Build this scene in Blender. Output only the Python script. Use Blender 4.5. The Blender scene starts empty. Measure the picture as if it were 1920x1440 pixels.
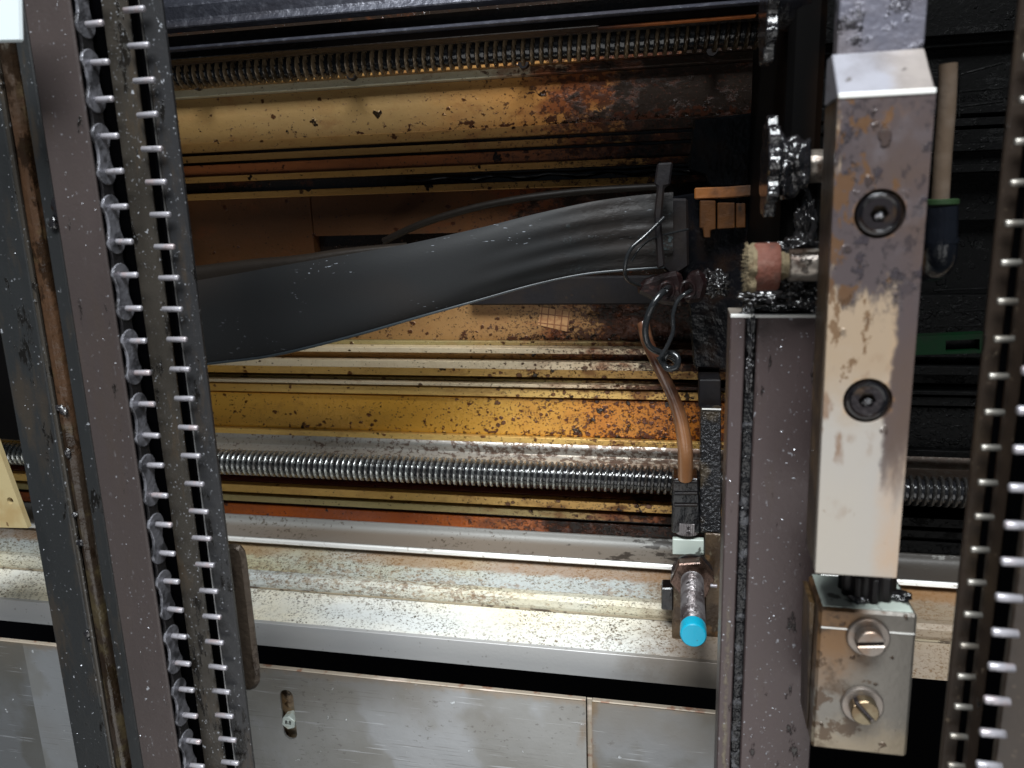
import bpy, bmesh, math, random
from mathutils import Vector, Matrix, noise
random.seed(7)
sc = bpy.context.scene
COL = sc.collection
# ------------------------------------------------------------------ camera
F = 1471.0
EX = Vector((6820, -F, -120)).normalized()
EZ = Vector((-204, -F, 6450)); EZ = (EZ - EX * EZ.dot(EX)).normalized()
EY = EZ.cross(EX)
cam_d = bpy.data.cameras.new('camera'); cam = bpy.data.objects.new('camera', cam_d); COL.objects.link(cam)
r = Vector((EX.x, EY.x, EZ.x)); f = Vector((EX.y, EY.y, EZ.y)); u = Vector((EX.z, EY.z, EZ.z))
cam.matrix_world = Matrix(((r.x, u.x, -f.x, 0), (r.y, u.y, -f.y, 0), (r.z, u.z, -f.z, 0), (0, 0, 0, 1)))
cam_d.sensor_width = 36; cam_d.lens = F / 1920 * 36; cam_d.clip_start = 0.01; cam_d.clip_end = 20
cam_d.dof.use_dof = True; cam_d.dof.focus_distance = 0.37; cam_d.dof.aperture_fstop = 17
sc.camera = cam
# ------------------------------------------------------------------ world, lamps, exposure
w = bpy.data.worlds.new('World'); sc.world = w; w.use_nodes = True
bg = w.node_tree.nodes['Background']; bg.inputs[0].default_value = (0.62, 0.8, 1, 1); bg.inputs[1].default_value = 0.05
def area(name, loc, target, sx, sy, power, col):
    l = bpy.data.lights.new(name, 'AREA'); l.shape = 'RECTANGLE'; l.size = sx; l.size_y = sy; l.energy = power; l.color = col
    o = bpy.data.objects.new(name, l); COL.objects.link(o); o.location = loc
    o.rotation_euler = (Vector(target) - Vector(loc)).to_track_quat('-Z', 'Y').to_euler()
    return o
area('lamp_above', (0.02, -0.36, 0.92), (0.04, 0.36, -0.12), 0.72, 0.40, 38.0, (0.93, 0.97, 1.0))
area('lamp_front', (0.05, -0.34, -0.52), (0.0, 0.34, -0.08), 1.1, 0.55, 3.4, (0.99, 0.985, 0.97))
sc.view_settings.view_transform = 'Standard'; sc.view_settings.look = 'None'
sc.view_settings.exposure = 0.0; sc.view_settings.gamma = 1
sc.view_settings.use_curve_mapping = False
# ------------------------------------------------------------------ photograph measurements -> real positions
def P(px, py, y):
    d = Vector(((px - 960) / F, 1.0, -(py - 720) / F))
    m = Vector((d.dot(EX), d.dot(EY), d.dot(EZ)))
    return m * (y / m.y)
def X(px, py, y): return P(px, py, y).x
def Z(px, py, y): return P(px, py, y).z
def s(px, y): return px * y / F          # pixel length at depth -> metres
# ------------------------------------------------------------------ materials
class M:
    def __init__(self, name, base, rough=0.5, metal=0.0, spec=0.5, coat=0.0):
        m = self.m = bpy.data.materials.new(name); m.use_nodes = True
        self.nt = m.node_tree; self.nt.nodes.clear()
        self.out = self.n('ShaderNodeOutputMaterial'); self.b = self.n('ShaderNodeBsdfPrincipled')
        self.nt.links.new(self.b.outputs[0], self.out.inputs[0])
        self.geo = self.n('ShaderNodeNewGeometry').outputs['Position']
        self.c = self.val3(base); self.r = self.v(rough); self.mt = self.v(metal)
        self.b.inputs['Specular IOR Level'].default_value = spec
        self.b.inputs['Coat Weight'].default_value = coat; self.b.inputs['Coat Roughness'].default_value = 0.15
        self.h = None
    def n(self, t): return self.nt.nodes.new(t)
    def l(self, a, b): self.nt.links.new(a, b)
    def val3(self, c):
        k = self.n('ShaderNodeRGB'); k.outputs[0].default_value = (*c, 1); return k.outputs[0]
    def v(self, x):
        k = self.n('ShaderNodeValue'); k.outputs[0].default_value = x; return k.outputs[0]
    def math(self, op, a, b=None, clamp=False):
        k = self.n('ShaderNodeMath'); k.operation = op; k.use_clamp = clamp
        for i, q in enumerate((a, b)):
            if q is None: continue
            if isinstance(q, (int, float)): k.inputs[i].default_value = q
            else: self.l(q, k.inputs[i])
        return k.outputs[0]
    def rng(self, x, a, b, lo=0.0, hi=1.0, smooth=True):
        k = self.n('ShaderNodeMapRange'); k.interpolation_type = 'SMOOTHSTEP' if smooth else 'LINEAR'
        self.l(x, k.inputs[0])
        for i, q in ((1, a), (2, b), (3, lo), (4, hi)): k.inputs[i].default_value = q
        return k.outputs[0]
    def co(self, stretch=(1, 1, 1), rot=0.0, off=0.0):
        k = self.n('ShaderNodeMapping'); self.l(self.geo, k.inputs[0])
        k.inputs['Location'].default_value = (off, off * .7, off * 1.3)
        k.inputs['Rotation'].default_value = (0, rot, 0)
        k.inputs['Scale'].default_value = stretch; return k.outputs[0]
    def noise(self, scale, lo=0.0, hi=1.0, detail=4, stretch=(1, 1, 1), rot=0.0, off=0.0, rough=.55):
        k = self.n('ShaderNodeTexNoise'); k.inputs['Scale'].default_value = scale; k.inputs['Detail'].default_value = detail
        k.inputs['Roughness'].default_value = rough
        self.l(self.co(stretch, rot, off), k.inputs['Vector'])
        return self.rng(k.outputs[0], lo, hi)
    def grad(self, axis, a, b, k=0.0, scale=60, off=0.0, stretch=(1, 1, 1)):
        sp = self.n('ShaderNodeSeparateXYZ'); self.l(self.geo, sp.inputs[0]); v = sp.outputs['xyz'.index(axis)]
        if k:
            nz = self.noise(scale, 0, 1, 6, stretch, off=off, rough=.65)
            v = self.math('ADD', v, self.math('MULTIPLY', self.math('SUBTRACT', nz, .5), k))
        return self.rng(v, a, b)
    def spots(self, scale, density, radius=.45, stretch=(1, 1, 1), rot=0.0, off=0.0, dens=None, warp=.35):
        v = self.co(stretch, rot, off)
        nz = self.n('ShaderNodeTexNoise'); nz.inputs['Scale'].default_value = scale * 1.7; nz.inputs['Detail'].default_value = 2
        self.l(v, nz.inputs['Vector'])
        mx = self.n('ShaderNodeVectorMath'); mx.operation = 'MULTIPLY_ADD'
        self.l(nz.outputs['Color'], mx.inputs[0]); mx.inputs[1].default_value = (warp / scale * 2,) * 3; self.l(v, mx.inputs[2])
        k = self.n('ShaderNodeTexVoronoi'); k.inputs['Scale'].default_value = scale; self.l(mx.outputs[0], k.inputs['Vector'])
        sp = self.n('ShaderNodeSeparateColor'); self.l(k.outputs['Color'], sp.inputs[0])
        d = self.math('MULTIPLY', dens, density) if dens is not None else self.v(density)
        pick = self.math('SUBTRACT', self.math('ADD', sp.outputs[0], d), 1.0)          # >0 for chosen cells
        rad = self.math('MULTIPLY', self.math('POWER', self.math('MAXIMUM', self.math('DIVIDE', pick, self.math('MAXIMUM', d, .001)), 0), .5), radius)
        return self.math('MULTIPLY', self.math('SUBTRACT', rad, k.outputs['Distance']), 9.0, True)
    def lin(self, axis, a, b):
        sp = self.n('ShaderNodeSeparateXYZ'); self.l(self.geo, sp.inputs[0])
        return self.rng(sp.outputs['xyz'.index(axis)], a, b, smooth=False)
    def grit(self, scale, v, lo=.86, hi=.94, stretch=(1, 1, 1), off=0.0, detail=8, k=1.0, rot=0.0):
        """crisp-edged patches that thicken where v rises from 0 to 1"""
        nz = self.noise(scale, 0.25, .75, detail, stretch, rot=rot, off=off, rough=.68)
        return self.rng(self.math('ADD', self.math('MULTIPLY', nz, k), v), lo, hi)
    def dist(self, c, r0, r1, k=.002, off=0.0):
        d = self.n('ShaderNodeVectorMath'); d.operation = 'DISTANCE'; self.l(self.geo, d.inputs[0]); d.inputs[1].default_value = c
        nz = self.noise(220, 0, 1, 5, off=off)
        return self.rng(self.math('ADD', d.outputs['Value'], self.math('MULTIPLY', nz, k)), r0, r1)
    def mul(self, *a):
        o = a[0]
        for q in a[1:]: o = self.math('MULTIPLY', o, q)
        return o
    def mx(self, a, b): return self.math('MAXIMUM', a, b)
    def inv(self, a): return self.math('SUBTRACT', 1.0, a)
    def layer(self, color, mask, amt=1.0, rough=None, metal=None, height=0.0):
        mask = self.math('MULTIPLY', mask, amt, True)
        k = self.n('ShaderNodeMix'); k.data_type = 'RGBA'
        self.l(mask, k.inputs[0]); self.l(self.c, k.inputs[6]); k.inputs[7].default_value = (*color, 1); self.c = k.outputs[2]
        for attr, q in (('r', rough), ('mt', metal)):
            if q is None: continue
            g = self.n('ShaderNodeMix'); self.l(mask, g.inputs[0]); self.l(getattr(self, attr), g.inputs[2]); g.inputs[3].default_value = q
            setattr(self, attr, g.outputs[0])
        if height: self.height(mask, height)
        return self
    def height(self, mask, amt):
        q = self.math('MULTIPLY', mask, amt)
        self.h = q if self.h is None else self.math('ADD', self.h, q)
        return self
    def bump(self, scale, amt, detail=5, stretch=(1, 1, 1), off=0.0):
        return self.height(self.noise(scale, 0, 1, detail, stretch, off=off), amt)
    def done(self):
        self.l(self.c, self.b.inputs['Base Color']); self.l(self.r, self.b.inputs['Roughness']); self.l(self.mt, self.b.inputs['Metallic'])
        if self.h is not None:
            k = self.n('ShaderNodeBump'); k.inputs['Strength'].default_value = 1.0; k.inputs['Distance'].default_value = 1.0
            self.l(self.h, k.inputs['Height']); self.l(k.outputs[0], self.b.inputs['Normal'])
        return self.m
BLACK = (.006, .005, .005); RUST = (.16, .04, .008); DRUST = (.045, .013, .005); ORANGE = (.42, .14, .018); OIL = (.012, .007, .004)
def xb(px, py=300): return X(px, py, .42)
def stained(name, base, amber=.6, tint=(.42, .2, .045), rough=.42, metal=.35, g0=1150, g1=1420, gpy=200, specks=.12, rust=.3, right=True, patch=1.0, dark=.0, wet=.25, tintgrad=None, halo=DRUST, fine=.34, edge=None):
    """oil-stained machined metal: base metal, amber varnish, rust patches, black specks thickening to the right"""
    m = M(name, base, rough, metal)
    o = random.random() * 9
    m.layer(tint, m.noise(14, .2, .75, 5, (.35, 1, 1.2), off=o), amber)
    if tintgrad: m.layer(tintgrad[2], m.grad('x', xb(tintgrad[0], gpy), xb(tintgrad[1], gpy), .06, 40, o), tintgrad[3])
    m.layer(tuple(c * .7 for c in tint), m.noise(240, .5, .8, 6, off=o + 1), .35 * patch)
    m.layer(tuple(min(1, c * 1.3) for c in base), m.noise(60, .55, .8, 5, (.3, 1, 1), off=o + 5), .2)
    dr = m.grad('x', xb(700, gpy), xb(1300, gpy), .14, 60, o)
    m.layer(ORANGE, m.mul(m.noise(40, .35, .75, 6, (.4, 1, 1), off=o + 2), dr), rust, rough=.5)
    m.layer(RUST, m.mul(m.noise(120, .52, .66, 7, (.5, 1, 1), off=o + 3), m.math('ADD', m.mul(dr, .8), .2)), min(1, rust * 1.6), rough=.6)
    dd = m.math('ADD', m.mul(dr, dr), .10)
    m.layer(halo, m.spots(380, specks * 1.6, .55, (.8, 1, 1), .2, o, dens=dd), .9, rough=wet, height=.00025)
    m.layer(OIL, m.spots(190, specks * .7, .50, (1, 1, 1), .2, o + 2, dens=dd, warp=.7), .97, rough=.15, height=.0005)
    m.layer(BLACK, m.spots(900, specks * 1.7, .5, (.8, 1, 1), .3, o + 4, dens=dd), .8, rough=.3)
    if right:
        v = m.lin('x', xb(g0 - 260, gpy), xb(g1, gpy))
        gm = m.grit(95, v, 1.02, 1.36, (.7, 1, 1), o + 3)
        g2 = m.grit(330, v, 1.02, 1.1, (.8, 1, 1), o + 6)
        m.layer(RUST, m.grit(60, v, .70, 1.30, (.6, 1, 1), o + 8), .95, rough=.4)
        m.layer(DRUST, g2, .85, rough=.35, height=.00015)
        m.layer(OIL, gm, .98, rough=.38, metal=.0, height=.0003)
        far = m.grad('x', xb(1380, gpy), xb(1480, gpy))  # painted shade: blackens the rails where block and post shut out light
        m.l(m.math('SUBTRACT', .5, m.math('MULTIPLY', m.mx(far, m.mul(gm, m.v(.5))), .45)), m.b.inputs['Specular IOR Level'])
    if dark: m.layer(BLACK, m.noise(30, .35, .6, 6, (.25, 1, 1), off=o + 7), dark, rough=.25)
    m.layer(halo, m.grit(700, m.mul(dr, m.v(fine * min(1, specks * 3))), .88, .95, (.8, 1, 1), o + 9, 3), .8, height=.00008)
    if edge:
        ez = Z(850, edge, .42); up_ = .0075
        m.layer(halo, m.grit(260, m.mul(m.lin('z', ez + up_, ez), m.math('ADD', m.mul(dr, m.v(.5)), .12)), .84, .94, (.8, 1, 1), o + 2, 5), .95, rough=.3, height=.0002)
        m.layer(OIL, m.grit(330, m.mul(m.lin('z', ez + up_ * .6, ez), m.math('ADD', m.mul(dr, m.v(.45)), .05)), .92, 1.0, (.8, 1, 1), o + 3, 5), .95, rough=.2, height=.0003)
    if right: m.layer((.0025, .0025, .0025), far, 1.0, metal=.0)  # lays that shade over the grime as flat black
    m.bump(500, .00012); m.bump(120, .0001)
    return m.done()
def dusty(name, base, rough=.45, metal=.2, dust=.05, dustc=(.5, .52, .56), coarse=.02, oil=.3, streak=None):
    m = M(name, base, rough, metal); o = random.random() * 9
    m.layer(tuple(c * 1.5 for c in base), m.noise(30, .4, .75, 6, (1, 1, .3), off=o), .45)
    m.layer(tuple(c * .45 for c in base), m.noise(55, .5, .75, 6, (1, 1, .4), off=o + 1), oil, rough=.22)
    m.layer((.055, .038, .022), m.grit(60, m.v(.2), .8, 1.2, (1.5, 1, .35), o + 5, 7), oil * 1.3, rough=.35)
    m.layer((.006, .005, .004), m.grit(110, m.v(.10 + oil * .38), .97, 1.07, (1.2, 1, .4), o + 7, 7), .85, rough=.14, height=.00015)
    m.layer(dustc, m.spots(700, dust * .8, .42, (1, 1, .7), .5, o, warp=.9), .5, rough=.6, height=.0001)
    m.layer(dustc, m.spots(1500, dust * 1.4, .5, (1, 1, 1), .2, o + 2, warp=.9), .4)
    m.layer(dustc, m.mul(m.noise(800, .66, .78, 2, (1, 1, .35), rot=.4, off=o + 3), m.noise(40, .45, .7, off=o)), .35)
    if streak:
        x0, x1, z0, z1 = streak
        m.layer((.17, .145, .10), m.mul(m.grad('x', x0, x0 + .0012, .002, 200, o), m.grad('x', x1, x1 - .0012, .002, 200, o), m.grad('z', z1, z0, .01, 90, o), m.noise(500, .3, .6, 4)), .8, rough=.7, height=.0002)
    m.bump(900, .00005); m.bump(160, .00008)
    return m.done()
MT = {}
MT['void'] = M('void_black', (.0025, .0025, .003), .9, 0, 0).done()
m = M('black_steel', (.006, .005, .006), .5, .0, .25); m.layer((.016, .010, .006), m.noise(60, .4, .7), .5); m.layer((.03, .018, .01), m.spots(350, .08), .5); m.bump(300, .0002); MT['black'] = m.done()
m = M('near_black', (.002, .0018, .0018), .6, .0, .05); m.layer((.012, .006, .003), m.mul(m.grad('x', X(1500, 200, .262), X(1560, 200, .262)), m.noise(40, .4, .65)), .9); MT['nearblack'] = m.done()
m = M('black_wet', (.004, .004, .005), .16, .0, .4); m.layer((.02, .010, .005), m.noise(90, .45, .7), .5); m.bump(110, .0005, 2); m.bump(900, .0001); MT['wet'] = m.done()
m = M('grease', (.012, .011, .012), .13, .0, .8, .6); m.layer((.05, .045, .045), m.noise(260, .5, .7), .5); m.bump(260, .0012, 2); m.bump(800, .0003, 2); MT['grease'] = m.done()
m = M('grease_wet', (.010, .009, .009), .2, .0, .6, .3); m.layer((.03, .026, .026), m.noise(200, .45, .7), .6); m.bump(150, .0007, 2); MT['greasewet'] = m.done()
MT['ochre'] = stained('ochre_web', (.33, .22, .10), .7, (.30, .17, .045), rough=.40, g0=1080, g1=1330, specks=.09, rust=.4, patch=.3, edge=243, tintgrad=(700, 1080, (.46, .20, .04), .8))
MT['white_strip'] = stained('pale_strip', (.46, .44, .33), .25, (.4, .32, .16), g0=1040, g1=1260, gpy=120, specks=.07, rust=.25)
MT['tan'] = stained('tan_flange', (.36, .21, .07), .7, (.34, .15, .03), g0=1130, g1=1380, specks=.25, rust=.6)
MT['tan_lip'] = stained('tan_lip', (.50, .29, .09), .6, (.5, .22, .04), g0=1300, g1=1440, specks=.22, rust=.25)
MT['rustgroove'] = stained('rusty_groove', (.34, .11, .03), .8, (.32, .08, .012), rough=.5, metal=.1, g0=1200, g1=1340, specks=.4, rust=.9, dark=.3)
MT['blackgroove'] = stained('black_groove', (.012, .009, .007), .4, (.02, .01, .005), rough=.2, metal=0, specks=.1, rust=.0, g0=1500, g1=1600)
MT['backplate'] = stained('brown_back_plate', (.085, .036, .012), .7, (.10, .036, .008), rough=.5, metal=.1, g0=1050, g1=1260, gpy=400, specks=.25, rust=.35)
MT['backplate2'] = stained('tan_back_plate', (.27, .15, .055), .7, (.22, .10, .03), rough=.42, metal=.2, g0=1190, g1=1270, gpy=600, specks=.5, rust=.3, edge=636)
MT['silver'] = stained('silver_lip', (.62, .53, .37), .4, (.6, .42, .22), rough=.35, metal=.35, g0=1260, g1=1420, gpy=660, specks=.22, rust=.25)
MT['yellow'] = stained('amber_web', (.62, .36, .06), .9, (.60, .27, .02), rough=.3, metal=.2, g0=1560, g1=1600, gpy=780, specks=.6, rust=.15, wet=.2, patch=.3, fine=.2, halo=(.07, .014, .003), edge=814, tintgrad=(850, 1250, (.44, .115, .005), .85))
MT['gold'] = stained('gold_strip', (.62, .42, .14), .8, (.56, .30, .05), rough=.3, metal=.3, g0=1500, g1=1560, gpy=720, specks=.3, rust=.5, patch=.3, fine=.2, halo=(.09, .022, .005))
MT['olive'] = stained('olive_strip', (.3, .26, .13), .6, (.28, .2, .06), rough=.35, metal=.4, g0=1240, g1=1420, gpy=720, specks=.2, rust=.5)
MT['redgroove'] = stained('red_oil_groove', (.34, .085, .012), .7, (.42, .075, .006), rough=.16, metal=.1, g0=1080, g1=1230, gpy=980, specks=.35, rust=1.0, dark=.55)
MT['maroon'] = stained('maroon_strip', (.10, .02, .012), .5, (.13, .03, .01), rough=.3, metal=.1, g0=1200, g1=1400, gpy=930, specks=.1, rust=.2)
m = M('scratched_silver', (.50, .48, .44), .34, .7)
m.layer((.30, .25, .19), m.noise(30, .4, .7, 5, (.15, 1, 1)), .5)
g = m.grad('x', xb(400, 880), xb(1200, 880), .1, 60)
m.layer((.12, .09, .08), m.mul(m.spots(520, .55, .52, (1.4, 1, .7), .6, 2, warp=.9), m.noise(45, .42, .62, 5, (.4, 1, 1.5), off=3)), .85, rough=.6)
m.layer((.10, .05, .035), m.mul(m.noise(330, .5, .6, 6, off=4), m.noise(40, .4, .65, 4, (.3, 1, 2), off=1), g), .9, rough=.5)
m.layer((.10, .055, .035), m.grit(380, m.mul(m.lin('x', xb(300, 880), xb(1250, 880)), m.v(.5)), .88, .96, (.8, 1, 1), 8, 5), .85, rough=.5)
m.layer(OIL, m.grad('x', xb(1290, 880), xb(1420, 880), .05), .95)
m.bump(400, .0001); MT['scratched'] = m.done()
m = M('dull_silver_cove', (.20, .195, .18), .5, .1, .4)
zc_ = Z(850, 1012, .41); m.layer((.13, .095, .065), m.mul(m.grad('z', zc_ - .0035, zc_ - .001), m.grad('z', zc_ + .0035, zc_ + .001), m.noise(12, .25, .6, 4, (.3, 1, 1))), .75)
m.layer((.05, .035, .02), m.grit(420, m.mul(m.noise(30, .4, .65, 5, (.4, 1, 1)), m.v(.35)), .95, 1.02, off=3, detail=4), .8)
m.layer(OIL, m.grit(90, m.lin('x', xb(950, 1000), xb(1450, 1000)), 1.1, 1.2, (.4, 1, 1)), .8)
m.bump(400, .0001); MT['cove2'] = m.done()
def shelf_mat(name, base, rustamt, yellow, k0):
    m = M(name, base, .42, .1)
    m.layer(yellow, m.noise(18, .34, .66, 6, (.4, 1, 1), off=k0), .85)
    m.layer((.45, .5, .52), m.noise(26, .45, .7, 5, (.3, 1, 1), off=k0 + 3), .5)
    dk = m.noise(22, .3, .62, 5, (.3, 1, .8), off=k0 + 4)
    m.layer((.13, .09, .04), m.mul(m.spots(560, .95, .52, (.9, 1.0, 2.2), .6, k0, warp=1.1), dk), .95, rough=.6, height=-.00008)
    m.layer((.06, .045, .025), m.mul(m.spots(820, .9, .52, (.8, 1.0, 2.0), .5, k0 + 2, warp=1.1), m.noise(35, .36, .56, 5, off=k0)), .95)
    m.layer((.22, .12, .04), m.grit(430, m.mul(m.noise(16, .42, .66, 4, (.3, 1, 2), off=k0 + 6), m.v(.36)), .92, 1.02, (.6, 1, 1.2), k0 + 1, 6, rot=.5), rustamt, rough=.6)
    m.layer((.12, .05, .015), m.mul(m.noise(260, .52, .64, 6, off=k0 + 5), m.noise(16, .46, .64, 4, (.3, 1, 2), off=k0 + 6)), rustamt, rough=.6)
    m.layer((.16, .09, .04), m.grad('x', X(1170, 1150, .38), X(1290, 1150, .36), .03, 90, k0), .75)
    m.bump(300, .00012); m.bump(900, .00006); return m
m = shelf_mat('shelf_speckled', (.40, .425, .41), .5, (.42, .38, .22), 1.0)
ztop = Z(850, 1050, .405); m.layer((.22, .10, .025), m.mul(m.grad('z', ztop - .0016, ztop - .0001, .0026, 260, 2, (.5, 1, 1)), m.noise(30, .25, .55, 5, (.4, 1, 1), off=5)), .65); MT['shelf'] = m.done()
m = shelf_mat('shelf_ridge', (.60, .60, .53), .55, (.55, .48, .3), 4.0); MT['ridge'] = m.done()
m = M('ridge_seam', (.30, .25, .17), .6); m.layer((.06, .04, .025), m.grit(300, m.mul(m.noise(30, .4, .6, 4, (.4, 1, 1)), m.v(.5)), .8, .95, (.5, 1, 1), 2, 5), .95); MT['ridgeseam'] = m.done()
m = shelf_mat('shelf_bright', (.74, .74, .69), .3, (.76, .68, .48), 7.0); MT['shelf2'] = m.done()
m = M('brushed_aluminium', (.42, .415, .405), .42, .2); m.layer((.33, .34, .36), m.noise(25, .4, .7, 6, (.4, 1, 1)), .5, rough=.5)
m.layer((.13, .09, .05), m.grad('x', X(1120, 1230, .355), X(1290, 1230, .355), .03, 60), .7, rough=.55)
m.layer((.2, .19, .17), m.spots(500, .1, .4), .6); m.bump(500, .00005); MT['alu'] = m.done()
yp0 = .33
def panel_mat(name, off, tone=.88):
    m = M(name, (.29 * tone, .29 * tone, .28 * tone), .36, .55)
    m.layer((.19 * tone, .18 * tone, .155 * tone), m.noise(13, .38, .62, 5, off=off), .6, rough=.42)
    m.layer((.40 * tone, .42 * tone, .45 * tone), m.noise(17, .49, .56, 5, off=off + 2, rough=.5), .45, rough=.32)
    m.layer((.16, .12, .07), m.noise(10, .55, .8, 5, off=off + 4), .5, rough=.5)
    for q, (rt, st) in enumerate(((.5, (.06, 1, 1)), (1.3, (.05, 1, 1)), (-.6, (.05, 1, 1)))):
        m.layer((.12, .11, .1) if q else (.6, .62, .65), m.mul(m.noise(1000, .61, .66, 2, (st[0] * .5, 1, 1), rot=rt, off=off + q), m.noise(26, .5, .62, off=off + q * 3)), .4)
    m.layer((.75, .78, .8), m.spots(330, .035, .28, (1, 1, 1), .3, off, warp=.8), .8, rough=.6, height=.0001)
    zt = Z(850, 1290, .33)
    m.layer((.28, .19, .11), m.grad('z', zt - .004, zt, .006, 120, off), .5)
    m.layer((.17, .15, .12), m.mul(m.grad('z', zt - .030, zt - .004, .02, 30, off), m.noise(20, .3, .6, 4, off=off)), .55, rough=.45)
    xs_ = X(1104, 1350, yp0); ds = m.math('ABSOLUTE', m.math('SUBTRACT', m.lin('x', xs_ - .05, xs_ + .05), .5))
    m.layer((.20, .12, .05), m.rng(m.math('SUBTRACT', m.noise(70, .2, .8, 6, (1, 1, .4), off=off), m.math('MULTIPLY', ds, 9.0)), .1, .7), .7, rough=.5)
    m.layer((.10, .09, .08), m.grit(500, m.mul(m.noise(30, .45, .65, 4, off=off), m.v(.25)), 1.0, 1.06, (.5, 1, 1), off, 3), .5)
    m.bump(60, .00012); m.bump(700, .00003)
    return m
MT['panel'] = panel_mat('stainless_panel', 1.0).done()
MT['panel_b'] = panel_mat('stainless_panel_dull', 5.0, .6).done()
m = M('rusty_edge', (.32, .27, .21), .6, .3); m.layer(RUST, m.noise(160, .52, .66, 6), .7); m.layer((.6, .5, .42), m.noise(90, .55, .65, 4, (.3, 1, 1)), .8); MT['rustedge'] = m.done()
m = M('slot_bar', (.20, .16, .11), .4, .3); m.layer((.20, .10, .03), m.noise(90, .4, .65, 5), .7); m.layer(OIL, m.noise(140, .5, .65, 6, off=3), .9, rough=.2); MT['slotbar'] = m.done()
m = M('bright_edge', (.85, .84, .80), .3, .3); m.layer((.3, .25, .2), m.noise(200, .58, .7, 5), .7); MT['bright'] = m.done()
m = M('thread_steel', (.40, .41, .40), .24, .9); m.layer((.10, .08, .07), m.noise(160, .45, .68, 5), .65, rough=.35)
m.layer((.06, .04, .03), m.grad('x', xb(900, 900), xb(1320, 900), .12, 80), .65, rough=.25); m.layer((.003, .003, .003), m.grad('x', xb(1380, 900), xb(1480, 900)), .9, metal=0.0); m.bump(600, .00006); MT['thread'] = m.done()  # last layer paints the shade right of the post onto the thread
m = M('thread_root', (.008, .008, .009), .15, .0); m.bump(300, .0002, 3); MT['root'] = m.done()
m = M('thread_dark', (.17, .12, .07), .32, .3); m.layer((.01, .008, .007), m.noise(120, .4, .65, 5), .7, rough=.2)
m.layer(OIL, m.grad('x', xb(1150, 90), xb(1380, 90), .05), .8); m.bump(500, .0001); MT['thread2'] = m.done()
MT['colgrey'] = dusty('column_grey', (.0135, .0145, .015), .45, .1, .014)
MT['colbrown'] = dusty('column_brown', (.045, .035, .033), .42, .2, .012, oil=.12)
MT['guide'] = dusty('guide_brown', (.030, .026, .021), .36, .15, .06, oil=.5)
MT['guidedark'] = dusty('guide_dark', (.020, .020, .021), .38, .15, .05, oil=.4)
MT['post'] = dusty('post_brown', (.058, .041, .040), .42, .2, .022, oil=.15, streak=(X(1374, 720, .245), X(1388, 720, .245), Z(1370, 1240, .245), Z(1370, 1100, .245)))
_d = dusty
MT['rightcol'] = dusty('right_column', (.022, .014, .009), .45, .1, .03, (.16, .12, .08))
m = M('oily_rod', (.022, .015, .010), .3, .1); m.layer((.06, .030, .015), m.mul(m.grad('z', .06, .01, .02, 30), m.grad('z', -.10, -.05, .02, 30)), .8); m.layer((.07, .055, .025), m.noise(90, .5, .62, 6), .45); m.layer((.10, .10, .085), m.mul(m.noise(140, .5, .62, 5, off=8), m.grad('z', .02, .10)), .6); m.layer(OIL, m.grit(90, m.v(.3), .85, 1.0, (1, 1, .4), 3), .85, rough=.12); m.bump(150, .0007); MT['rod'] = m.done()
m = M('pin_steel', (.33, .32, .345), .34, .4); m.layer((.42, .30, .28), m.noise(220, .5, .7, 3), .5); m.layer((.12, .11, .11), m.noise(500, .58, .7, 3), .7); m.bump(900, .0001); MT['pin'] = m.done()
m = M('pin_steel_worn', (.40, .38, .34), .4, .7); m.layer((.2, .16, .12), m.noise(300, .5, .7, 3), .6); MT['pin2'] = m.done()
m = M('link_steel', (.20, .20, .22), .3, .5); m.layer((.02, .02, .022), m.noise(160, .45, .65, 4), .8); m.bump(500, .0003); MT['link'] = m.done()
m = M('link_dark', (.018, .017, .018), .3, .4, .4); m.bump(400, .0004); MT['linkdark'] = m.done()
m = M('cable_jacket', (.013, .0135, .014), .62, .0, .2)
m.layer((.024, .017, .013), m.noise(9, .42, .68, 3, (.6, 1, 1)), .8)
m.layer((.35, .38, .42), m.mul(m.noise(1100, .68, .72, 2, (.12, 1, 1), rot=.35), m.noise(25, .5, .65)), .6)
gr = m.grad('x', X(1000, 450, .37), X(1160, 450, .37), .05, 70)
m.layer((.012, .010, .009), m.mul(m.noise(110, .42, .6, 6, (.4, 1, 1)), gr), .8, rough=.4, height=.0003)
m.layer((.05, .07, .075), m.mul(m.noise(700, .52, .62, 4, off=3), m.noise(75, .5, .62, 4, (.3, 1, 1.5), off=2), gr), .6, height=.0004)
m.bump(1200, .00003); MT['cable'] = m.done()
m = M('cable_bead', (.022, .028, .032), .35, 0, .5); MT['bead'] = m.done()  # lighter than the jacket, paints light along the cable's edge
m = M('dark_cable', (.016, .012, .009), .5, 0, .3); m.bump(200, .0002); MT['cable2'] = m.done()
m = M('amber_cable', (.30, .13, .05), .28, .0, .5, .3); m.layer((.06, .022, .012), m.grad('z', Z(1240, 830, .36), Z(1240, 720, .36), .02, 90), .96); m.layer((.42, .22, .11), m.noise(60, .5, .75, 4), .35); m.bump(300, .0001); MT['amber'] = m.done()
m = M('black_wire', (.012, .013, .014), .22, .0, .6); m.bump(300, .0002); MT['wire'] = m.done()
zb = [Z(1640, q, .2) for q in (0, 180, 420, 620, 800, 1080)]
m = M('worn_block', (.33, .295, .25), .42, .15, .4)
m.layer((.27, .27, .285), m.noise(14, .35, .65, 4, (1, 1, .5)), .5)
m.layer((.27, .185, .105), m.grad('z', Z(1640, 860, .2), Z(1640, 640, .2), .03, 60), .75)
m.layer((.40, .22, .09), m.mul(m.grad('x', X(1640, 900, .2), X(1690, 900, .2), .006, 70), m.noise(50, .4, .65, 5, (1, 1, .3))), .6)
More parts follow.
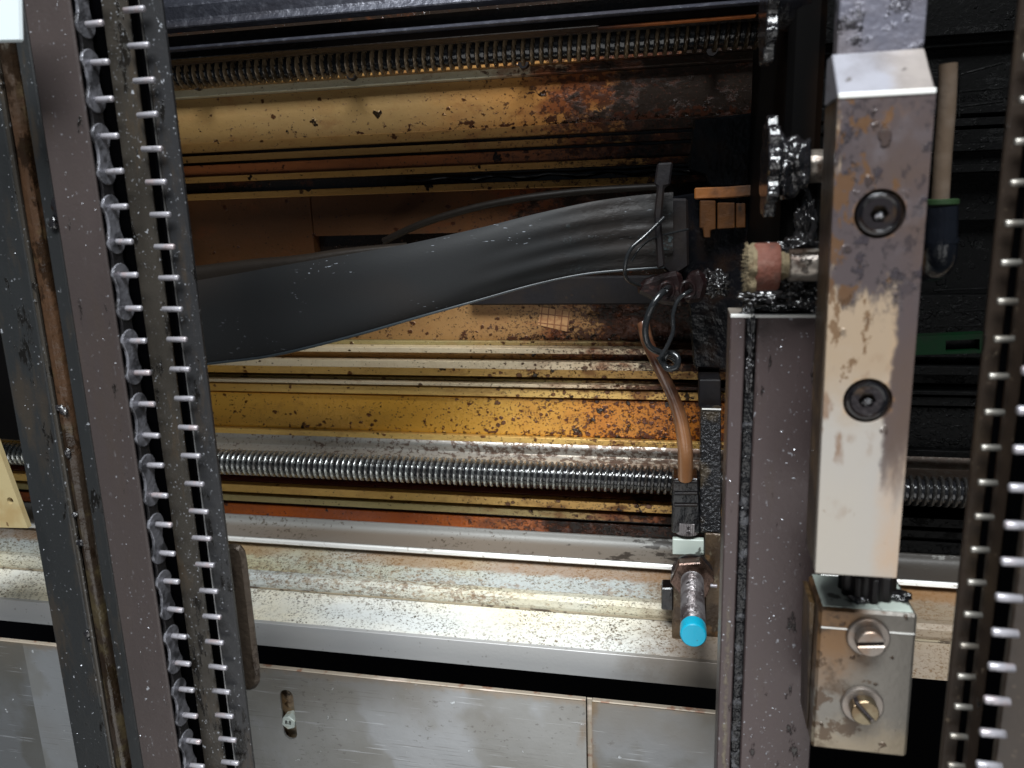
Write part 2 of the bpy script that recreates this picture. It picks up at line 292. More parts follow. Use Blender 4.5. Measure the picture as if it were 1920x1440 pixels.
stain = m.grad('z', Z(1640, 640, .2), Z(1640, 560, .2), .035, 75, 3, (1, 1, .5))
edge = m.grad('x', X(1600, 300, .2) - .003, X(1600, 300, .2) + .0005, .004, 120, 2)
strip = m.mul(m.grad('x', X(1655, 800, .2), X(1668, 800, .2), .005, 90, 5), m.grad('z', Z(1640, 980, .2), Z(1640, 820, .2), .05, 60, 5, (1, 1, .3)))
h1, h2 = P(1650, 401, .2), P(1627, 752, .2)
vv = m.lin('z', Z(1640, 720, .2), Z(1640, 470, .2))
lf = m.lin('x', X(1569, 420, .2), X(1590, 420, .2))
cov = m.grit(46, m.mul(vv, m.math('ADD', m.mul(lf, m.v(.45)), .55)), .90, 1.16, (1, 1, .45), 6)
m.layer((.050, .040, .046), m.mx(cov, strip), .93, rough=.36, height=.0002)
m.layer((.078, .052, .040), m.mul(m.mx(cov, strip), m.noise(24, .4, .62, 6, off=3), m.lin('x', X(1590, 420, .2), X(1700, 420, .2))), .9)
m.layer((.035, .03, .036), m.mul(cov, m.grit(130, m.v(.3), .95, 1.05, off=4)), .8, rough=.22, height=.0003)
m.layer((.025, .02, .022), m.mul(cov, m.grit(420, m.mul(m.noise(60, .35, .65, 4, off=8), m.v(.45)), .9, 1.1, (1, 1, .7), 7, 5)), .7)
m.layer((.11, .10, .11), m.mul(cov, m.noise(130, .5, .75, 6, off=11)), .5)
for hh_ in (h1, h2): m.layer((.42, .20, .05), m.inv(m.dist(hh_, s(43, .2), s(60, .2), .004)), .55)
m.layer((.10, .05, .02), m.grit(240, m.mul(m.lin('z', Z(1640, 860, .2), Z(1640, 560, .2)), m.lin('x', X(1690, 700, .2), X(1560, 700, .2)), m.v(.42)), .94, 1.0, (1, 1, .6), 12, 4), .8)
m.layer((.16, .09, .05), m.mul(m.noise(190, .54, .64, 5, (1, 1, .5), off=1), m.noise(32, .5, .64, 4, off=2)), .8)
m.layer((.05, .035, .03), m.spots(260, .07, .42, (1, 1, .6), .2, 2), .8, rough=.2, height=.0006)
m.layer((.03, .022, .02), m.mul(m.spots(330, .3, .45, (1, 1, .8), .2, 6), stain), .6, rough=.2, height=.0005)
m.bump(500, .00004); MT['block'] = m.done()
m = M('block_side', (.05, .03, .014), .4, .1); m.layer((.22, .13, .05), m.noise(50, .5, .7, 6, (1, 1, .3)), .6); m.layer(OIL, m.noise(80, .4, .6, 6, off=3), .8); m.bump(200, .0005); MT['blockside'] = m.done()
m = M('block_bevel', (.22, .22, .245), .42, .2); m.layer((.24, .195, .15), m.grad('x', X(1660, 130, .2), X(1720, 130, .2), .01), .6); m.layer((.09, .08, .08), m.noise(60, .5, .75, 6), .6); m.layer((.06, .05, .045), m.spots(400, .1), .8); m.bump(500, .00008); MT['bevel'] = m.done()
m = M('block_upper', (.12, .12, .15), .34, .3); m.layer((.17, .14, .13), m.noise(40, .4, .7), .5); m.layer((.02, .018, .02), m.mul(m.noise(170, .54, .62, 5), m.noise(50, .45, .6)), .9, rough=.15, height=.0008); m.layer((.025, .02, .02), m.spots(250, .14, .4), .9, rough=.2, height=.0006); m.bump(400, .0003); MT['upper'] = m.done()
m = M('lower_block', (.135, .122, .105), .4, .35)
m.layer((.17, .085, .03), m.mul(m.grad('x', X(1650, 1250, .215), X(1590, 1250, .215), .012, 70), m.grad('z', Z(1600, 1330, .215), Z(1600, 1180, .215), .03, 60)), .85, rough=.5)
m.layer((.24, .19, .125), m.grad('z', Z(1600, 1330, .215), Z(1600, 1400, .215), .02, 50), .7)
m.layer((.055, .03, .014), m.grit(150, m.mul(m.lin('x', X(1720, 1250, .215), X(1500, 1250, .215)), m.v(.62)), 1.0, 1.08, off=5), .85)
m.layer((.05, .03, .016), m.mul(m.noise(110, .48, .62, 7), m.noise(34, .42, .6, 4, off=4), m.grad('x', X(1680, 1250, .215), X(1560, 1250, .215))), .9)
m.layer((.05, .025, .012), m.spots(300, .1, .42), .85, height=.0003); m.bump(500, .0001); MT['lower'] = m.done()
m = M('screw_dark', (.035, .03, .032), .22, .6); m.layer((.10, .06, .03), m.noise(150, .5, .7), .6); m.bump(350, .0002, 3); MT['screwdark'] = m.done()
m = M('screw_brass', (.17, .14, .09), .32, .8); m.layer((.10, .06, .03), m.noise(160, .45, .65, 5), .7); m.bump(400, .0002); MT['screwbrass'] = m.done()
m = M('washer_steel', (.19, .165, .145), .35, .7); m.layer((.15, .08, .04), m.noise(120, .45, .65, 5), .6); m.bump(400, .0001); MT['washer'] = m.done()
m = M('bolt_zinc', (.45, .5, .46), .45, .3); m.layer((.3, .2, .06), m.noise(200, .55, .7), .5); m.bump(700, .0002); MT['zinc'] = m.done()
m = M('cyan_plastic', (.005, .42, .62), .38); m.layer((.01, .16, .22), m.noise(160, .6, .8, 6), .4); m.layer((.05, .04, .03), m.spots(900, .06, .4), .7); m.bump(300, .0001); MT['cyan'] = m.done()
m = M('sensor_thread', (.22, .20, .20), .26, .45); m.layer((.06, .042, .04), m.noise(110, .42, .6, 6), .8); m.layer((.02, .016, .016), m.spots(330, .3, .45), .8, rough=.15, height=.0004); m.bump(500, .0003); MT['sensor'] = m.done()
m = M('nut_bronze', (.10, .06, .045), .3, .6); m.layer((.40, .24, .17), m.noise(120, .55, .72, 5), .4); m.layer(OIL, m.noise(80, .5, .65, 4, off=4), .7, rough=.12); m.bump(300, .0004); MT['nut'] = m.done()
m = M('pale_plate', (.5, .56, .5), .45); m.layer(OIL, m.noise(160, .56, .62, 4), .8); MT['pale'] = m.done()
m = M('oily_bracket', (.10, .065, .035), .4, .3); m.layer((.03, .016, .008), m.noise(70, .4, .62, 6), .8, rough=.25); m.layer((.25, .13, .05), m.noise(150, .58, .68, 5, off=2), .5); m.layer((.25, .22, .15), m.mul(m.noise(500, .55, .65, 3), m.noise(60, .5, .6, off=5)), .6); m.bump(240, .0005); MT['bracket'] = m.done()
m = M('carriage_grit', (.012, .012, .014), .2, .1, .6); m.layer((.07, .05, .028), m.noise(45, .5, .62, 4), .8, rough=.4); m.bump(500, .0018, 3); MT['grit'] = m.done()
m = M('orange_plastic', (.24, .085, .018), .45); m.layer((.05, .02, .008), m.noise(70, .42, .6, 6), .8); m.layer(OIL, m.spots(350, .25, .45), .9); m.layer(OIL, m.grad('x', X(1340, 360, .39), X(1400, 360, .39), .02), .8); m.bump(300, .0003); MT['orange'] = m.done()
m = M('brown_box', (.060, .023, .006), .5, 0, .2); m.layer((.010, .005, .003), m.noise(60, .4, .62, 6), .7); m.layer(OIL, m.spots(300, .2, .45), .9); m.bump(300, .0003); MT['brownbox'] = m.done()
m = M('pink_felt', (.095, .026, .013), .75); m.layer((.02, .01, .008), m.noise(200, .55, .75, 5), .7); m.layer((.14, .07, .05), m.noise(300, .5, .7, 3), .4); m.bump(700, .0004); MT['felt'] = m.done()
m = M('cream_fuzz', (.13, .10, .055), .9); m.layer((.09, .055, .025), m.noise(300, .5, .7), .6); m.bump(700, .0008); MT['fuzz'] = m.done()
m = M('dark_red', (.009, .004, .004), .35, 0, .3); m.layer((.06, .03, .025), m.noise(300, .58, .66), .5); m.bump(250, .0005); MT['darkred'] = m.done()
m = M('green_plastic', (.0010, .010, .003), .45, .0, .1); m.layer(BLACK, m.noise(60, .5, .7), .6); MT['green'] = m.done()
m = M('green_ring', (.016, .04, .012), .5); MT['greenring'] = m.done()
m = M('tube_clear', (.17, .13, .10), .25, .2); m.layer((.12, .08, .05), m.noise(60, .45, .65), .6); m.bump(200, .0003); MT['tube'] = m.done()
m = M('stub_steel', (.22, .19, .16), .3, .5); m.layer((.045, .025, .016), m.grit(120, m.v(.35), .8, 1.1, off=2), .9); m.layer(OIL, m.grit(200, m.v(.3), .9, 1.05, off=6), .9, rough=.15); m.bump(300, .0003); MT['stub'] = m.done()
m = M('blue_black', (.006, .007, .010), .22, .0, .4); m.bump(120, .0006); MT['blueblack'] = m.done()
m = M('beam_dark', (.05, .052, .066), .36, .4); m.layer((.14, .145, .17), m.noise(220, .5, .7, 5), .5); m.layer((.05, .03, .018), m.noise(20, .5, .7, 4, (.2, 1, 1)), .6); m.bump(350, .0005); MT['beam'] = m.done()
m = M('beam_brown', (.030, .021, .016), .4, .2); m.layer((.008, .007, .007), m.noise(60, .4, .62, 5, (.3, 1, 1)), .8, rough=.2); m.bump(260, .0004); MT['beambrown'] = m.done()
m = M('rust_orange', (.45, .13, .03), .55); m.layer(DRUST, m.grad('x', X(1250, 50, .35), X(1120, 60, .35), .03), 1.0); m.layer(RUST, m.noise(200, .5, .65), .5); MT['rustorange'] = m.done()
m = M('cream_plate', (.42, .34, .18), .45, .2); m.layer((.3, .18, .06), m.noise(60, .45, .7, 5), .5); m.layer((.1, .05, .02), m.spots(280, .08), .8); MT['cream'] = m.done()
m = M('white_plastic', (.50, .55, .56), .35); MT['white'] = m.done()
m = M('worn_strip', (.10, .075, .055), .4, .3); m.layer((.42, .34, .3), m.grad('x', X(462, 1150, .25), X(474, 1150, .25), .002, 80), .6); m.layer((.03, .02, .014), m.noise(140, .46, .6, 7, (1, 1, .5)), .7, rough=.2); m.bump(260, .0007); MT['worn'] = m.done()
m = M('lip_grey', (.16, .155, .15), .4, .5); m.layer((.03, .028, .025), m.noise(50, .42, .6, 4, (1, 1, .5)), .9); m.layer((.4, .4, .4), m.grad('z', .02, -.12), .5); MT['lipgrey'] = m.done()
m = M('chip', (.6, .62, .66), .3, .6); MT['chip'] = m.done()
m = M('droplet', (.02, .014, .01), .05, .0, .9); MT['drop'] = m.done()
m = M('black_groove_fill', (.006, .006, .007), .25); m.layer((.10, .10, .11), m.noise(240, .56, .66, 4), .6); m.bump(300, .0012, 3); MT['groove'] = m.done()
# ------------------------------------------------------------------ mesh helpers
def shift(obj_mesh, v):
    obj_mesh.transform(Matrix.Translation(-Vector(v)))
def mk(name, bm, mat, parent=None, smooth=False, origin=None):
    """link a bmesh built in real coordinates as one mesh object"""
    bmesh.ops.recalc_face_normals(bm, faces=bm.faces)
    me = bpy.data.meshes.new(name); bm.to_mesh(me); bm.free()
    if smooth:
        me.polygons.foreach_set('use_smooth', [True] * len(me.polygons))
        if 'grease' not in str(mat): me.set_sharp_from_angle(angle=math.radians(42))
    mats = mat if isinstance(mat, (list, tuple)) else [mat]
    for q in mats: me.materials.append(MT[q])
    o = bpy.data.objects.new(name, me); COL.objects.link(o)
    if parent is not None:
        base = parent
        while base.parent: base = base.parent
        shift(me, base.location); o.parent = parent
    else:
        vs = [v.co for v in me.vertices]
        lo = Vector([min(v[i] for v in vs) for i in range(3)]); hi = Vector([max(v[i] for v in vs) for i in range(3)])
        c = Vector(((lo.x + hi.x) / 2, (lo.y + hi.y) / 2, lo.z)); shift(me, c); o.location = c
    return o
def thing(name, label, cat, loc, group=None):
    o = bpy.data.objects.new(name, None); COL.objects.link(o); o.location = loc; o.empty_display_size = .01
    o['label'] = label; o['category'] = cat
    if group: o['group'] = group
    return o
def tag(o, label, cat, group=None):
    o['label'] = label; o['category'] = cat
    if group: o['group'] = group
    return o
def bev(bm, w, seg=1):
    if w: bmesh.ops.bevel(bm, geom=list(bm.edges), offset=w, segments=seg, affect='EDGES', clamp_overlap=True)
    return bm
def box(x0, x1, y0, y1, z0, z1, b=.0002, bm=None):
    t = bmesh.new(); bmesh.ops.create_cube(t, size=1)
    for v in t.verts: v.co = Vector(((x0 + x1) / 2 + v.co.x * abs(x1 - x0), (y0 + y1) / 2 + v.co.y * abs(y1 - y0), (z0 + z1) / 2 + v.co.z * abs(z1 - z0)))
    bev(t, b)
    if bm is None: return t
    join(bm, t); return bm
def join(bm, t):
    me = bpy.data.meshes.new('tmp'); t.to_mesh(me); t.free(); bm.from_mesh(me); bpy.data.meshes.remove(me)
def prism(pts, axis, a, b, bevel=.0002):
    """closed outline extruded along an axis; pts in the other two axes"""
    bm = bmesh.new(); rings = []
    for q in (a, b):
        row = []
        for p in pts:
            c = {'x': (q, p[0], p[1]), 'y': (p[0], q, p[1]), 'z': (p[0], p[1], q)}[axis]
            row.append(bm.verts.new(c))
        rings.append(row)
    n = len(pts)
    for i in range(n): bm.faces.new((rings[0][i], rings[0][(i + 1) % n], rings[1][(i + 1) % n], rings[1][i]))
    bm.faces.new(rings[0]); bm.faces.new(rings[1])
    bmesh.ops.recalc_face_normals(bm, faces=bm.faces)
    return bev(bm, bevel)
def polyx(pix, y, depth, bevel=.0002):
    """outline measured on the photograph at depth y, with real thickness behind it"""
    return prism([(P(a, b, y).x, P(a, b, y).z) for a, b in pix], 'y', y, y + depth, bevel)
def lathe(prof, c, axis='x', n=40, jit=0.0, seed=0):
    """prof: (along, radius)"""
    bm = bmesh.new(); rings = []
    for k, (a, rr) in enumerate(prof):
        row = []
        for i in range(n):
            t = 2 * math.pi * i / n
            q = rr + (jit * noise.noise(Vector((math.cos(t) * 2, math.sin(t) * 2, k * .22 + seed))) if jit else 0)
            p, w_ = q * math.cos(t), q * math.sin(t)
            v = {'x': (a, p, w_), 'y': (p, a, w_), 'z': (p, w_, a)}[axis]
            row.append(bm.verts.new(Vector(c) + Vector(v)))
        rings.append(row)
    for k in range(len(rings) - 1):
        for i in range(n): bm.faces.new((rings[k][i], rings[k][(i + 1) % n], rings[k + 1][(i + 1) % n], rings[k + 1][i]))
    bm.faces.new(rings[0]); bm.faces.new(rings[-1])
    return bm
def spline(pts, n=12):
    out = []; p = [pts[0]] + list(pts) + [pts[-1]]
    for i in range(1, len(p) - 2):
        for k in range(n):
            t = k / n; a, b, c, d = (Vector(q) for q in p[i - 1:i + 3])
            out.append(.5 * ((2 * b) + (c - a) * t + (2 * a - 5 * b + 4 * c - d) * t * t + (3 * b - a - 3 * c + d) * t ** 3))
    out.append(Vector(pts[-1])); return out
def tube(pts, rad, n=14, sm=8, caps=True):
    path = spline(pts, sm); bm = bmesh.new(); rings = []
    up = Vector((0.3, 1, .2)).normalized()
    for i, p in enumerate(path):
        d = (path[min(i + 1, len(path) - 1)] - path[max(i - 1, 0)]).normalized()
        a = d.cross(up).normalized(); b = d.cross(a).normalized()
        rr = rad(i / (len(path) - 1)) if callable(rad) else rad
        rings.append([bm.verts.new(p + a * rr * math.cos(2 * math.pi * k / n) + b * rr * math.sin(2 * math.pi * k / n)) for k in range(n)])
    for i in range(len(rings) - 1):
        for k in range(n): bm.faces.new((rings[i][k], rings[i][(k + 1) % n], rings[i + 1][(k + 1) % n], rings[i + 1][k]))
    if caps: bm.faces.new(rings[0]); bm.faces.new(rings[-1])
    return bm
def lump(c, rad, seed, amp=.35, sub=4, freq=2.2):
    bm = bmesh.new(); bmesh.ops.create_icosphere(bm, subdivisions=sub, radius=1)
    for v in bm.verts:
        k = 1 + amp * noise.fractal(v.co * freq + Vector((seed * 7.1, seed, 3)), 1, 2, 4)
        v.co = Vector((c[0] + v.co.x * k * rad[0], c[1] + v.co.y * k * rad[1], c[2] + v.co.z * k * rad[2]))
    return bm
def torus(c, R, r, n=40, m_=8):
    bm = bmesh.new(); g = []
    for i in range(n):
        a = 2 * math.pi * i / n; g.append([bm.verts.new(c + Vector(((R + r * math.cos(b)) * math.cos(a), r * math.sin(b), (R + r * math.cos(b)) * math.sin(a)))) for b in [2 * math.pi * k / m_ for k in range(m_)]])
    for i in range(n):
        for k in range(m_): bm.faces.new((g[i][k], g[(i + 1) % n][k], g[(i + 1) % n][(k + 1) % m_], g[i][(k + 1) % m_]))
    return bm
def capsule(cx, z0, z1, rr, n=10):
    pts = [(cx + rr * math.cos(math.pi * i / n), z1 + rr * math.sin(math.pi * i / n)) for i in range(n + 1)]
    return pts + [(cx - rr * math.cos(math.pi * i / n), z0 - rr * math.sin(math.pi * i / n)) for i in range(n + 1)]
def circ(cx, cz, rr, n=28): return [(cx + rr * math.cos(2 * math.pi * i / n), cz + rr * math.sin(2 * math.pi * i / n)) for i in range(n)]
def plate(outline, holes, y0, y1):
    """plate in the x-z plane with real openings"""
    bm = bmesh.new()
    for loop in [outline] + holes:
        vs = [bm.verts.new((x, y0, z)) for x, z in loop]
        for i in range(len(vs)): bm.edges.new((vs[i], vs[(i + 1) % len(vs)]))
    bmesh.ops.triangle_fill(bm, use_beauty=True, use_dissolve=False, edges=list(bm.edges))
    ret = bmesh.ops.extrude_face_region(bm, geom=list(bm.faces))
    for g in ret['geom']:
        if isinstance(g, bmesh.types.BMVert): g.co.y = y1
    bmesh.ops.recalc_face_normals(bm, faces=bm.faces)
    return bm
# ------------------------------------------------------------------ setting
XL, XR = -.50, .62
o = mk('wall', box(-.9, 1.0, .56, .57, -.6, .6), 'void'); o['kind'] = 'structure'
# ------------------------------------------------------------------ back rails, measured at column 850
def strips(rows, parent, back=.436, x0=XL, x1=XR, ref=850):
    n = len(rows)
    for i, (pa, pb, y, mat, nm) in enumerate(rows):
        ya = min(y, rows[i - 1][2]) if i and abs(rows[i - 1][1] - pa) < 1 else y
        yb = min(y, rows[i + 1][2]) if i < n - 1 and abs(rows[i + 1][0] - pb) < 1 else y
        za, zb_ = Z(ref, pa, ya), Z(ref, pb, yb)
        mk(nm, box(x0, x1, y, back, zb_, za, .00025), mat, parent)
def at(px, py, y): return P(px, py, y)
t = thing('upper_guide_rail', 'upper amber oil-stained guide rail with pale strip and dark grooves', 'guide rail', (0, .43, Z(850, 358, .41)))
strips([(-60, 118, .428, 'blackgroove', 'top_web'), (118, 131, .412, 'tan', 'top_lip'), (131, 150, .416, 'white_strip', 'pale_strip'),
        (150, 243, .421, 'ochre', 'web'), (243, 262, .416, 'tan', 'flange'), (262, 269, .4195, 'blackgroove', 'groove'),
        (269, 282, .4165, 'tan', 'rib'), (282, 288, .4195, 'blackgroove', 'groove'), (288, 311, .4160, 'rustgroove', 'rusty_channel'),
        (311, 323, .413, 'tan_lip', 'lip'), (323, 345, .417, 'blackgroove', 'oil_channel'), (345, 358, .413, 'tan_lip', 'lip')], t)
c0 = P(760, 336, .415); c1 = P(1150, 327, .415); c2 = P(1440, 322, .415)
mk('oil_bead', tube([Vector((c0.x + (c2.x - c0.x) * k / 24, .4165 + .0006 * math.sin(k * 2.3), Z(850, 334 + 2.2 * math.sin(k * 1.7), .4165))) for k in range(25)], lambda q: .0017 + .0005 * math.sin(q * 40), 14, 6), 'wet', t, True)
t = thing('back_plate', 'brown oil-soaked back plate behind the flat black cable', 'plate', (0, .43, Z(850, 640, .425)))
zA, zB = Z(850, 358, .413), Z(850, 560, .424)
nx0, nx1 = X(588, 450, .424), X(800, 450, .424)
zn = Z(588, 443, .424)
mk('upper_sheet', prism([(XL, zA), (nx0, zA), (nx0, zB), (XL, zB)], 'y', .4235, .436), 'backplate', t)
mk('upper_sheet', prism([(nx0 + .0004, zA), (XR, zA), (XR, zn), (nx0 + .0004, zn)], 'y', .4240, .436), 'backplate', t)
mk('recess', box(nx0 + .0004, XR, .431, .436, zB, zn), 'blackgroove', t)
mk('lower_sheet', box(XL, XR, .4245, .436, Z(850, 640, .42), zB), 'backplate2', t)
mk('cover_strip', box(X(880, 550, .42), X(1440, 550, .42), .417, .424, Z(1000, 572, .417), Z(1000, 520, .417), .0008), 'black', t)
t = thing('middle_guide_rail', 'silver and gold stepped guide rail below the flat cable', 'guide rail', (0, .43, Z(850, 744, .41)))
strips([(640, 652, .420, 'olive', 'upper_web'), (652, 662, .412, 'silver', 'lip'), (662, 677, .418, 'tan', 'channel'), (677, 691, .411, 'silver', 'lip'),
        (691, 705, .417, 'gold', 'gold_strip'), (705, 709, .426, 'blackgroove', 'groove'), (709, 718, .419, 'olive', 'rib'),
        (718, 724, .4135, 'silver', 'bright_bead'), (724, 727, .422, 'blackgroove', 'groove'), (727, 742, .416, 'gold', 'gold_strip')], t)
t = thing('lower_guide_rail', 'glossy amber lower guide rail, black-spotted, above the silver lead screw', 'guide rail', (0, .43, Z(850, 944, .41)))
strips([(742.5, 744.5, .424, 'blackgroove', 'seam'), (744.5, 816, .4185, 'yellow', 'amber_web'), (816, 827, .415, 'gold', 'edge')], t)
# rounded silver cove under the amber web
pts = []
for i in range(13):
    a = i / 12; yy = .4155 - .014 * math.sin(a * math.pi * .5) ** 1.4 + .006 * math.exp(-((a - .42) / .16) ** 2)
    pts.append((yy, Z(850, 827 + 52 * a, .412)))
mk('silver_cove', prism([(.436, pts[0][1])] + pts + [(.436, pts[-1][1])], 'x', XL, XR, 0), 'scratched', t, True)
strips([(879, 919, .425, 'maroon', 'screw_bay'), (919, 928, .418, 'maroon', 'maroon_strip'), (928, 943, .413, 'gold', 'gold_strip'), (943, 949, .424, 'blackgroove', 'groove')], t)
t = thing('cove_rail', 'silver cove-shaped rail with red oily groove under the lead screw', 'rail', (0, .43, Z(850, 1044, .40)))
strips([(949, 961, .413, 'olive', 'olive_rib'), (961, 967, .417, 'blackgroove', 'groove'), (967, 989, .4145, 'redgroove', 'red_groove')], t)
pts = []
for i in range(15):
    a = i / 14; yy = .4130 - .013 * a + .0035 * math.sin(a * math.pi) ** 1.2
    pts.append((yy, Z(850, 989 + 42 * a, .413 - .013 * a)))
mk('silver_cove', prism([(.436, pts[0][1])] + pts + [(.436, pts[-1][1])], 'x', XL, XR, 0), 'cove2', t, True)
mk('bright_lip', box(XL, XR, .3985, .436, Z(850, 1043, .3985), Z(850, 1031, .400) - .0003, .0006), 'bright', t)
# bed shelf: sloping speckled ledges, ridge and front face
t = thing('machine_bed', 'pale grey speckled bed ledge with rusty ridge and aluminium front edge', 'machine bed', (0, .40, Z(850, 1245, .352)))
def sp(py, y): return (y, Z(850, py, y))
A = [sp(1046, .402), sp(1096, .386)]
mk('upper_ledge', prism(A + [(.43, A[1][1]), (.43, A[0][1])], 'x', XL, XR, .0003), 'shelf', t)
B = [sp(1097, .3855), sp(1102, .382), sp(1112, .3795), sp(1124, .3785), sp(1131, .379)]
mk('ridge', prism(B + [(.43, B[-1][1]), (.43, B[0][1])], 'x', XL, XR, .0002), 'ridge', t, False)
mk('ridge_seam', prism([sp(1130, .3784), sp(1132.6, .3782), (.42, Z(850, 1132.6, .3782)), (.42, Z(850, 1130, .3784))], 'x', XL, XR, 0), 'ridgeseam', t)
Cc = [sp(1133, .3785), sp(1195, .357)]
mk('lower_ledge', prism(Cc + [(.43, Cc[1][1]), (.43, Cc[0][1])], 'x', XL, XR, .0002), 'shelf2', t)
D = [sp(1196, .3565), sp(1200, .354), sp(1245, .354)]
mk('front_face', prism([D[0], D[1], D[2], (.40, D[2][1]), (.40, D[0][1])], 'x', XL, X(1350, 1270, .354), .0002), 'alu', t)
# ------------------------------------------------------------------ stainless cover panels
def panel(pxa, pxb, ytop_px, y, mat, label, holes=None, extra=0.0):
    pa = X(pxa, ytop_px, y); pb = X(pxb, ytop_px, y); zt = Z(850, 1290, y); zl = -.34
    t = thing('cover_panel', label, 'panel', ((pa + pb) / 2, y, zl), 'stainless cover panels')
    mk('sheet', plate([(pa, zl), (pb, zl), (pb, zt), (pa, zt)], holes or [], y, y + .0012), mat, t)
    mk('folded_edge', box(pa, pb, y + .0002, y + .0030, zt - .0001, zt + .0007, .0003), 'rustedge', t)
    return t
yp = .330
scx = X(541, 1340, yp); sz1, sz0 = Z(541, 1306, yp), Z(543, 1374, yp); sr = s(17, yp)
panel(-260, 50, 1230, yp + .002, 'panel_b', 'narrow dull stainless panel at the far left corner')
panel(58, 1098, 1290, yp, 'panel', 'long scratched stainless panel with a slotted bolt hole', [capsule(scx, sz0, sz1, sr)])
panel(1110, 1420, 1330, yp + .002, 'panel_b', 'dull stainless panel right of the rusty seam')
t = thing('clamp_bar', 'rusty support bar seen through the slot of the long panel', 'bar', (scx, yp + .005, -.34))
mk('bar', box(scx - .02, scx + .02, yp + .0042, yp + .008, -.34, sz1 + .012), 'slotbar', t)
bt = thing('hex_bolt', 'zinc hex bolt head sitting in the panel slot', 'bolt', (scx, yp, Z(540, 1352, yp)))
bz = Z(540, 1353, yp)
mk('head', prism([(scx + .0041 * math.cos(a * math.pi / 3 + .35), bz + .0041 * math.sin(a * math.pi / 3 + .35)) for a in range(6)], 'y', yp - .0012, yp + .005, .0004), 'zinc', bt)
fc = bpy.data.curves.new('marking', 'FONT'); fc.body = '8.8'; fc.size = .0030; fc.extrude = .00012; fc.align_x = 'CENTER'; fc.align_y = 'CENTER'
fo = bpy.data.objects.new('marking_curve', fc); COL.objects.link(fo)
dg = bpy.context.evaluated_depsgraph_get(); me = bpy.data.meshes.new_from_object(fo.evaluated_get(dg)); bpy.data.objects.remove(fo)
me.transform(Matrix.Translation((0, -.00125, 0)) @ Matrix.Rotation(math.pi / 2, 4, 'X')); me.materials.clear(); me.materials.append(MT['black'])
mo = bpy.data.objects.new('marking', me); COL.objects.link(mo); mo.parent = bt; mo.location = (0, 0, 0)
for px, ln in ((54, 1), (1104, 1)):
    xx = X(px, 1330, yp)
    q = mk('seam_strip', box(xx - .0013, xx + .0013, yp + .0036, yp + .0046, -.34, Z(850, 1292, yp)), 'rustedge')
    tag(q, 'rust-streaked strip in the gap left of the dull right panel' if px > 500 else 'rust-streaked strip in the gap near the bottom left corner', 'strip', 'rusty seam strips')
# ------------------------------------------------------------------ lead screws
def screw(name, x0, x1, yc, zc, rad, pitch, depth, mats, label, spp=14, na=44, crest=.55):
    bm = bmesh.new(); nx = int((x1 - x0) / pitch * spp); rings = []
    for i in range(nx + 1):
        x = x0 + (x1 - x0) * i / nx; row = []
        for k in range(na):
            a = 2 * math.pi * k / na; ph = (x / pitch - k / na) % 1.0
            d = abs(ph - .5) * 2                     # 0 at groove centre, 1 at crest centre
            if d > 1 - crest:
                e = (d - (1 - crest)) / crest
                h = math.sqrt(max(0, 1 - (1 - min(1, e * 1.6)) ** 2)); h -= .16 * math.exp(-((e - 1) / .22) ** 2)
            else: h = 0
            rr = rad - depth * (1 - h)
            row.append(bm.verts.new((x, yc - rr * math.cos(a), zc + rr * math.sin(a))))
        rings.append(row)
    for i in range(nx):
        for k in range(na):
            fa = bm.faces.new((rings[i][k], rings[i][(k + 1) % na], rings[i + 1][(k + 1) % na], rings[i + 1][k]))
            x = x0 + (x1 - x0) * (i + .5) / nx; ph = (x / pitch - (k + .5) / na) % 1.0
            fa.material_index = 1 if abs(ph - .5) * 2 < (1 - crest) * .98 else 0
    bm.faces.new(rings[0]); bm.faces.new(rings[-1])
    q = mk(name, bm, mats, None, True); return tag(q, label, 'lead screw')
ys = .398
zs = Z(850, 893, ys - .008); 
screw('lead_screw', XL, XR, ys, zs, s(28.5, .392), .00345, .0018, ['thread', 'root'], 'silver threaded lead screw running behind the brown cable, lower of two')
yu = .372
screw('lead_screw', XL, X(1422, 60, yu), yu, Z(850, 95, yu - .008), s(29, .365), .0042, .0018, ['thread2', 'root'], 'dark greasy threaded lead screw below the top beam, upper of two', 14, 40, .45)
t = thing('top_beam', 'dark bluish steel beam with bright bead across the top', 'beam', (0, .34, Z(850, 75, .335)))
xt = X(1432, 30, .34)
def prof(rows): return [(y, Z(850, py, y)) for py, y in rows]
mk('upper_roll', prism(prof([(-75, .37), (-72, .345), (-40, .335), (-8, .336), (6, .334), (17, .342), (17, .37)]), 'x', XL, xt, .0006), 'beam', t)
mk('web', box(XL, xt, .349, .37, Z(850, 43, .343), Z(850, 16, .343)), 'beambrown', t)
mk('bead', prism(prof([(43, .345), (45, .338), (49, .336), (54, .338), (56, .345), (56, .37), (43, .37)]), 'x', XL, xt, .0004), 'beam', t)
mk('lower_face', prism(prof([(54, .346), (70, .343), (82, .352), (84, .372), (54, .372)]), 'x', XL, xt, .0004), 'beambrown', t)
mk('rust_line', box(X(1120, 60, .342), X(1418, 40, .342), .341, .345, Z(850, 75, .342), Z(850, 71, .342), .0004), 'rustorange', t)
for px, py in ((370, 157), (660, 138), (982, 116), (1335, 92)):
    c = P(px, py + 3, .41)
    q = mk('round_stud', lathe([(-.004, .0026), (-.0005, .0028), (0, .0022)], (c.x, .412, c.z), 'y', 18), 'black', None, True)
    tag(q, {370: 'dark stud on the pale strip, leftmost of four', 660: 'dark stud on the pale strip, second from the left', 982: 'dark stud on the pale strip, third from the left', 1335: 'dark stud on the pale strip, rightmost in black grime'}[px], 'stud', 'studs under the upper screw')
